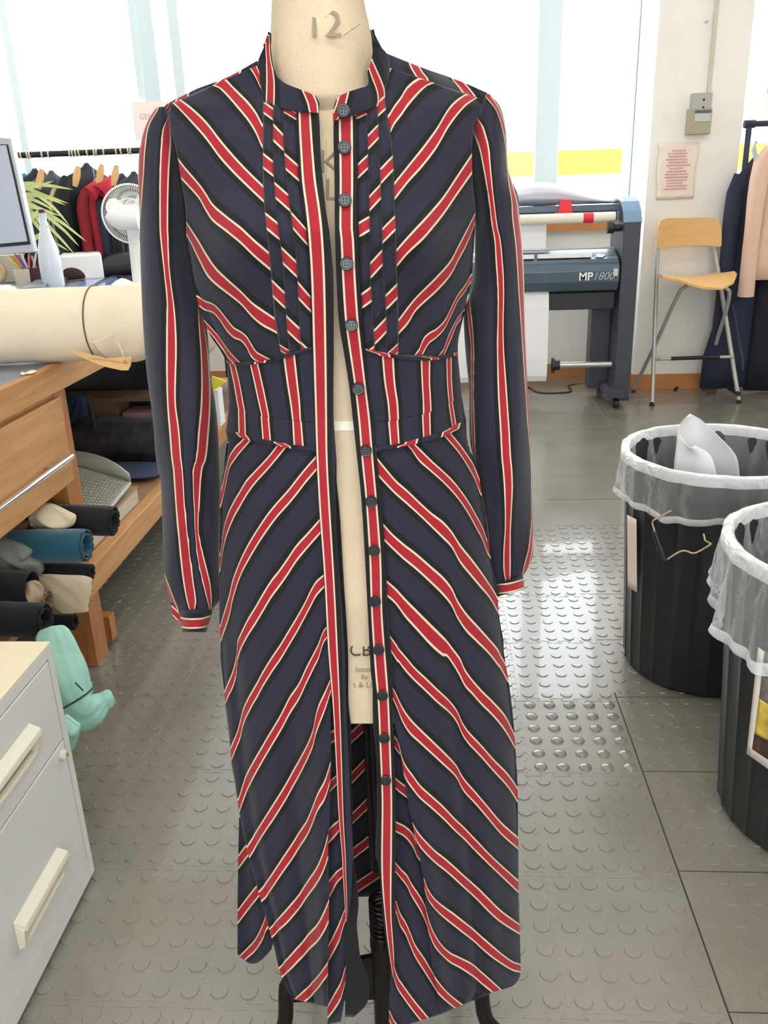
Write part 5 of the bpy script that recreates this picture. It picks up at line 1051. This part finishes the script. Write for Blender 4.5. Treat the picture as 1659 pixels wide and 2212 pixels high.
def crumple(name, pix, Y, thick, m, lab, cat, seed=1, amp=.012, push=(0, 0, 0)):
    """cloth heap: a thick pillow grown from an outline, with creases"""
    P_ = [PY(x, y, Y) for x, y in pix]; c = sum(P_, Vector()) / len(P_); Pc = crom([tuple(p) for p in P_ + [P_[0]]], 61)[:-1]; n = 60; R_ = 12; V = []; F = []; rg = random.Random(seed); ph = [rg.uniform(0, 6.3) for _ in range(6)]
    for s in (-1, 1):
        for r in range(R_ + 1):
            f = math.sin(r / R_ * math.pi / 2); f = max(f, .001)
            for k in range(n):
                p = c.lerp(Vector(Pc[k]), f); q = p - c
                h = thick * math.sqrt(max(0, 1 - f * f)) + (amp * (math.sin(q.x * 60 + ph[0] + 2 * math.sin(q.z * 30)) + math.sin(q.z * 75 + ph[1] + q.x * 40) + .6 * math.sin((q.x + q.z) * 120 + ph[2])) * (1 - f ** 4) if s < 0 else 0)
                V.append(p + Vector((0, s * max(h, 0.0005) if s > 0 else -max(h, .0005), 0)))
    for s in (0, 1):
        o = s * (R_ + 1) * n
        for r in range(R_):
            for k in range(n): F.append((o + r * n + k, o + r * n + (k + 1) % n, o + (r + 1) * n + (k + 1) % n, o + (r + 1) * n + k))
    o = mk(name, V, F, m); tag(o, lab, cat); return o
crumple('fabric_piece', [(62, 1118), (80, 1095), (100, 1088), (120, 1093), (150, 1108), (164, 1116), (158, 1135), (130, 1142), (90, 1142), (66, 1136)], 1.97, .03, M_ivory, 'crumpled ivory satin piece stuffed above the teal roll', 'fabric', 41, .008)
crumple('fabric_piece', [(-10, 1160), (20, 1168), (50, 1176), (72, 1190), (66, 1202), (85, 1212), (94, 1232), (88, 1240), (50, 1240), (10, 1232), (-20, 1220)], 1.86, .04, M_gy, 'crumpled grey flannel piece hanging over the black rolls', 'fabric', 42, .01)
crumple('fabric_piece', [(60, 1241), (100, 1240), (150, 1242), (180, 1243), (197, 1248), (200, 1252), (196, 1262), (200, 1268), (196, 1276), (198, 1284), (192, 1290), (194, 1300), (189, 1308), (192, 1316), (189, 1322), (165, 1324), (135, 1325), (118, 1312), (95, 1284), (75, 1262)], 1.87, .006, M_ivory, 'flat ivory cloth with frayed end sticking out of the shelf', 'fabric', 43, .0015)
crumple('fabric_piece', [(45, 1268), (60, 1256), (80, 1256), (93, 1272), (92, 1295), (78, 1308), (64, 1296), (50, 1286)], 1.76, .02, mat('beige_satin', (176, 152, 122), .4), 'crumpled beige satin end bunched in the black roll', 'fabric', 44, .008)
p = PZ(198, 1195, SZ); o = MB().box(-1.16, -1.012, 2.14, 2.33, SZ, SZ + .045).obj('card_box', mat('pale_card', (190, 180, 160), .7), bevel=.002); tag(o, 'small flat pale card box under the black and teal rolls', 'box')
# ---- mint bundle on the floor
M_mint = mat('mint_cloth', (150, 198, 182), .8, noise=.06, nscale=14, bump=.9, bscale=22)
spn = [((110, 1352), 1.60, .030), ((117, 1385), 1.58, .040), ((128, 1430), 1.56, .050), ((138, 1465), 1.54, .052), ((150, 1500), 1.53, .045), ((168, 1530), 1.525, .052), ((188, 1536), 1.53, .052), ((206, 1530), 1.54, .036), ((220, 1518), 1.55, .022), ((232, 1510), 1.56, .018), ((241, 1508), 1.56, .026)]
rows = []
cs = [PY(x, y, Y) for (x, y), Y, r in spn]
for c in cs:
    if c.z < .03: c.z = .03
for i, ((xy), Y, r) in enumerate(spn):
    c = cs[i]; t = (cs[min(i + 1, len(cs) - 1)] - cs[max(i - 1, 0)]).normalized(); a = t.cross(Vector((0, 1, 0))).normalized(); b = t.cross(a); rows.append((c, r, r * .95, a, b))
t_ = thing('mint_fabric_bundle', (cs[5].x, cs[5].y, 0), 'mint green fabric bundle tied with dark cord, slumped on the floor by the cabinet', 'fabric bundle')
blob('cloth', rows, M_mint, t_, wob=.05, seed=51, n=48)
crn = crumple('loose_tail', [(140, 1545), (158, 1560), (172, 1570), (170, 1590), (158, 1620), (150, 1600), (143, 1570)], 1.38, .02, M_mint, None, None, 52, .006); crn.parent = t_; crn.matrix_parent_inverse = Matrix.Translation(-t_.location)
ax = (cs[5] - cs[4]).normalized(); cc = cs[4].lerp(cs[5], .3); MB().lathe([(.052, -.002), (.055, 0), (.052, .002)], cc, ax, 30, cap=False).tube([PY(163, 1475, 1.47), PY(172, 1484, 1.46), PY(180, 1492, 1.46)], .0018, 6).obj('cord', mat('dark_green_cord', (28, 60, 60), .8), t_)
# ================================================================== PEDESTAL CABINET
KX, KY0, KY1, KZ = -.69, .72, 1.286, .524
t_ = thing('filing_cabinet', (KX - .2, 1.0, 0), 'white metal filing cabinet with two drawers and cream plastic grips, front left', 'filing cabinet')
MB().box(KX - .45, KX - .014, KY0, KY1, .06, KZ - .001).obj('carcass', M_cabw, t_)
MB().box(KX - .45, KX, KY0, KY1, KZ - .0005, KZ + .003).obj('top_panel', M_creamtop, t_)
MB().box(KX - .014, KX, KY1 - .018, KY1, .012, KZ - .001).box(KX - .014, KX, KY0, KY1 - .018, KZ - .022, KZ - .001).box(KX - .014, KX, KY0, KY1 - .018, .012, .06).box(KX - .44, KX - .014, KY0, KY1, .012, .06).obj('frame', M_cabw, t_, bevel=.001)
zsp = .34
for z0_, z1_, hz, hya in ((.0625, zsp - .004, .150, 1.17), (zsp, KZ - .0245, .415, 1.165)):
    d = MB().box(KX - .013, KX + .001, KY0, KY1 - .0225, z0_, z1_).obj('drawer', M_cabw, t_, bevel=.0015)
    y0h, y1h = hya - .17, hya
    hp = MB().prism([(KX + .001, y0h, hz + .003), (KX + .019, y0h + .006, hz + .002), (KX + .017, y0h + .006, hz + .012), (KX + .001, y0h, hz + .026)], (0, .17, 0)).box(KX + .001, KX + .004, y0h, y1h, hz - .030, hz + .004).prism([(KX + .001, y0h, hz - .032), (KX + .012, y0h + .004, hz - .030), (KX + .011, y0h + .004, hz - .023), (KX + .001, y0h, hz - .020)], (0, .17, 0)).prism([(KX + .001, y1h - .014, hz - .030), (KX + .012, y1h - .012, hz - .028), (KX + .017, y1h - .010, hz + .008), (KX + .001, y1h - .014, hz + .02)], (0, .014, 0)).prism([(KX + .001, y0h, hz - .030), (KX + .012, y0h + .001, hz - .028), (KX + .017, y0h + .001, hz + .008), (KX + .001, y0h, hz + .02)], (0, .014, 0)).obj('grip', mat('ivory_grip', (210, 204, 184), .35), d, bevel=.002)
    MB().box(KX + .0035, KX + .0048, y0h + .016, y1h - .016, hz - .020, hz + .003).obj('grip_recess', mat('grip_recess_shade', (150, 142, 122), .5), hp)  # shade inside the grip painted as a darker box
MB().box(KX - .0138, KX - .010, KY1 - .0224, KY1 - .018, .06, KZ - .022).obj('gap_shade_strip', mat('gap_shade', (110, 106, 98), .6), t_)  # dark strip standing in for the shade between drawers and frame
lk = Vector(PX(132, 1630, KX)); MB().lathe([(.0, 0), (.009, 0), (.0085, .010), (.0, .011)], (KX + .001, lk.y, lk.z), (1, 0, 0), 24, cap=False).obj('lock', mat('ivory_grip', (224, 218, 196)), t_, smooth=True)
MB().box(KX + .0118, KX + .0126, lk.y - .001, lk.y + .001, lk.z - .004, lk.z + .004).obj('key_slot', M_black, t_)
# ================================================================== BINS
def bin_(cx, cy, r0, r1, hgt, lab, seed, rim_w=.012):
    t_ = thing('waste_bin', (cx, cy, 0), lab, 'bin'); V = []; F = []; n = 168; prof = [(r0 - .012, .0), (r0, .012), (r0 + (r1 - r0) * .5, hgt * .5), (r1, hgt - .03), (r1 + .006, hgt - .028), (r1 + .008, hgt), (r1 - .004, hgt), (r1 - .012, hgt - .03), (r0 - .01, .03), (.001, .025)]
    for i, (r, z) in enumerate(prof):
        for k in range(n):
            w = 2 * math.pi * k / n; rb = .004 * abs(math.sin(14 * w)) ** .5 * (-1 if 0 else 1) if i in (1, 2, 3) else 0; V.append((cx + (r - rb) * math.cos(w), cy + (r - rb) * math.sin(w), z))
    for i in range(len(prof) - 1):
        for k in range(n): F.append((i * n + k, i * n + (k + 1) % n, (i + 1) * n + (k + 1) % n, (i + 1) * n + k))
    F.append(tuple(range(n))[::-1])
    o = mk('bin_body', V, F, M_bin, t_, smooth=True); o.data.set_sharp_from_angle(angle=math.radians(35)); return t_
def liner(cx, cy, r1, hgt, lab, seed, drop, wave, low=.0, skew=None, gather=.03, tail=None):
    t_ = thing('bin_liner', (cx, cy, hgt - drop), lab, 'bin liner'); n = 220; rg = random.Random(seed); ph = [rg.uniform(0, 6.3) for _ in range(8)]
    def ring(r, z, amp, zamp, k):
        w = 2 * math.pi * k / n; q = amp * (math.sin(7 * w + ph[0]) + .8 * math.sin(17 * w + ph[1]) + .6 * math.sin(31 * w + ph[2])); zz = zamp * (math.sin(3 * w + ph[3]) + .5 * math.sin(8 * w + ph[4]) + .3 * math.sin(19 * w + ph[5]))
        if skew: zz += skew * math.cos(w - math.radians(235)) * (zamp > .004)
        return (cx + (r + q) * math.cos(w), cy + (r + q) * math.sin(w), z + zz)
    def surf(name, prof, m):
        V = []; F = []
        for (r, z, a, za) in prof:
            for k in range(n): V.append(ring(r, z, a, za, k))
        for i in range(len(prof) - 1):
            for k in range(n): F.append((i * n + k, i * n + (k + 1) % n, (i + 1) * n + (k + 1) % n, (i + 1) * n + k))
        return mk(name, V, F, m, t_)
    surf('bag', [(r1 - .045, hgt - .34, .006, .0), (r1 - .03, hgt - .2, .005, 0), (r1 - .018, hgt - .08, .004, 0), (r1 - .008, hgt - .008, .0015, .001)], M_film)
    surf('rim_fold', [(r1 - .010, hgt - .02, .0015, .001), (r1 - .008, hgt + .003, .001, .001), (r1 + .002, hgt + .008, .001, .001), (r1 + .013, hgt + .002, .0012, .001), (r1 + .014, hgt - .02, .0015, .001)], M_filmw)
    surf('overhang', [(r1 + .014, hgt - .018, .0015, .001), (r1 + .016, hgt - drop * .5, wave, .006), (r1 + .018, hgt - drop * .85, wave * 1.3, .005)], M_film)
    surf('gathered_hem', [(r1 + .018, hgt - drop * .83, wave * 1.3, .005), (r1 + .022, hgt - drop * .93, wave * 1.4, .006), (r1 + .016, hgt - drop, wave * 1.2, .006)], M_filmw)
    return t_
B1 = (.72, 2.12); B1h = .61; B1r = .236
bin_(*B1, .205, B1r, B1h, 'black ribbed round bin with clear liner, farther of the two bins', 1)
liner(*B1, B1r, B1h, 'clear plastic liner folded over the rim of the farther bin', 5, .105, .004, skew=-.012)
B2 = (.795, 1.5); B2h = .61; B2r = .242
bin_(*B2, .205, B2r, B2h, 'black ribbed bin with a picture label, nearer of the two bins', 2)
liner(*B2, B2r, B2h, 'crumpled clear plastic liner over the rim of the nearer bin', 9, .150, .009, skew=-.04)
# wire handle hanging on bin 1
def onb(px, py, B, R):
    d = ray(px, py); o = CC; ex, ey = o[0] - B[0], o[1] - B[1]; a = d[0]**2 + d[1]**2; b = 2 * (ex * d[0] + ey * d[1]); c = ex * ex + ey * ey - R * R; D = b * b - 4 * a * c
    t = (-b - math.sqrt(max(D, 0))) / (2 * a); return Vector(o + d * t)
t_ = thing('wire_handle', tuple(onb(1440, 1210, B1, .25)), 'bent wire bail handle with black grip hanging on the farther bin', 'handle')
hb = lambda x, y, r=.262: onb(x, y, B1, r)
MB().tube([hb(1450, 1103), hb(1411, 1124), hb(1409, 1130), hb(1415, 1150)], .0022, 8).obj('wire', mat('brass_wire', (226, 210, 168), .3, metal=.6), t_, smooth=True)
MB().tube(crom([tuple(hb(*p)) for p in ((1440, 1209), (1470, 1191), (1482, 1190), (1497, 1195), (1510, 1191), (1537, 1175))], 30).tolist() + [tuple(hb(1523, 1167, .245)), tuple(hb(1520, 1153, .236))], .0022, 8).obj('wire', MATS['brass_wire'], t_, smooth=True)
MB().tube([hb(1414, 1148), hb(1437, 1211)], .0075, 16).obj('grip', M_black, t_, smooth=True)
# label strip on bin 1
def curved(name, pix, B, R, m, parent=None, lab=None, cat=None, n=10):
    V = []; F = []; a, b, c, d = pix
    for j in range(n + 1):
        for i in range(n + 1):
            u, v = i / n, j / n; x = (a[0] * (1 - u) + b[0] * u) * (1 - v) + (d[0] * (1 - u) + c[0] * u) * v; y = (a[1] * (1 - u) + b[1] * u) * (1 - v) + (d[1] * (1 - u) + c[1] * u) * v; V.append(onb(x, y, B, R))
    for j in range(n):
        for i in range(n): F.append((j * (n + 1) + i, j * (n + 1) + i + 1, (j + 1) * (n + 1) + i + 1, (j + 1) * (n + 1) + i))
    o = mk(name, V, F, m, parent); o.modifiers.new('t', 'SOLIDIFY').thickness = .0006
    if lab: tag(o, lab, cat)
    return o
curved('paper_label', [(1355, 1112), (1375, 1122), (1376, 1280), (1356, 1268)], B1, .229, mat('label_card', (226, 208, 196), .7), None, 'faded pale paper label on the left side of the farther bin', 'label')
t_ = thing('picture_label', tuple(onb(1640, 1500, B2, .24)), 'white bordered picture label taped on the nearer bin', 'label')
curved('backing', [(1638, 1398), (1700, 1440), (1700, 1690), (1613, 1628)], B2, .237, mat('label_border', (234, 226, 214), .6), t_)
curved('print_upper', [(1652, 1406), (1700, 1440), (1700, 1550), (1640, 1510)], B2, .2378, mat('print_grey', (120, 110, 108), .5, noise=.5, nscale=60), t_)
curved('print_middle', [(1640, 1508), (1700, 1548), (1700, 1620), (1630, 1585)], B2, .2379, mat('print_yellow', (196, 168, 70), .5, noise=.5, nscale=30), t_)
curved('print_lower', [(1630, 1583), (1700, 1618), (1700, 1668), (1625, 1618)], B2, .2378, mat('print_brown', (70, 52, 40), .5, noise=.6, nscale=50), t_)
# curled paper in bin 1
V = []; F = []; nu, nv = 30, 20; YY = 2.13
L1 = [(1457, 1000), (1462, 960), (1466, 925), (1478, 905), (1492, 898)]; L2 = [(1600, 1060), (1597, 1020), (1590, 985), (1560, 950), (1512, 905)]
A1 = crom([tuple(PY(x, y, YY - .02)) for x, y in [(1455, 1040)] + L1], nv); A2 = crom([tuple(PY(x, y, YY + .05)) for x, y in L2 + [(1500, 899)]], nv)
for j in range(nv):
    for i in range(nu):
        u = i / (nu - 1); p = Vector(A1[j]).lerp(Vector(A2[j]), u); p.y += .09 * math.sin(u * math.pi) * (1 - j / nv * .8) - .0; p.x += 0; V.append(p)
for j in range(nv - 1):
    for i in range(nu - 1): F.append((j * nu + i, j * nu + i + 1, (j + 1) * nu + i + 1, (j + 1) * nu + i))
t_ = thing('paper_sheet', tuple(PY(1520, 1000, YY)), 'large curled white paper sticking out of the farther bin', 'paper')
o = mk('back_curl', V, F, M_paper, t_); o.modifiers.new('t', 'SOLIDIFY').thickness = .0006
V = []; F = []
A1 = crom([tuple(PY(x, y, YY - .02)) for x, y in ((1455, 1045), (1458, 1000), (1464, 955), (1467, 938))], nv); A2 = crom([tuple(PY(x, y, YY - .08)) for x, y in ((1556, 1065), (1545, 1010), (1532, 980), (1500, 962))], nv)
for j in range(nv):
    for i in range(nu):
        u = i / (nu - 1); p = Vector(A1[j]).lerp(Vector(A2[j]), u); p.y += -.02 * math.sin(u * math.pi); p.z += -.012 * math.sin(u * math.pi) * (j / nv); V.append(p)
for j in range(nv - 1):
    for i in range(nu - 1): F.append((j * nu + i, j * nu + i + 1, (j + 1) * nu + i + 1, (j + 1) * nu + i))
o = mk('front_curl', V, F, M_paper, t_); o.modifiers.new('t', 'SOLIDIFY').thickness = .0006
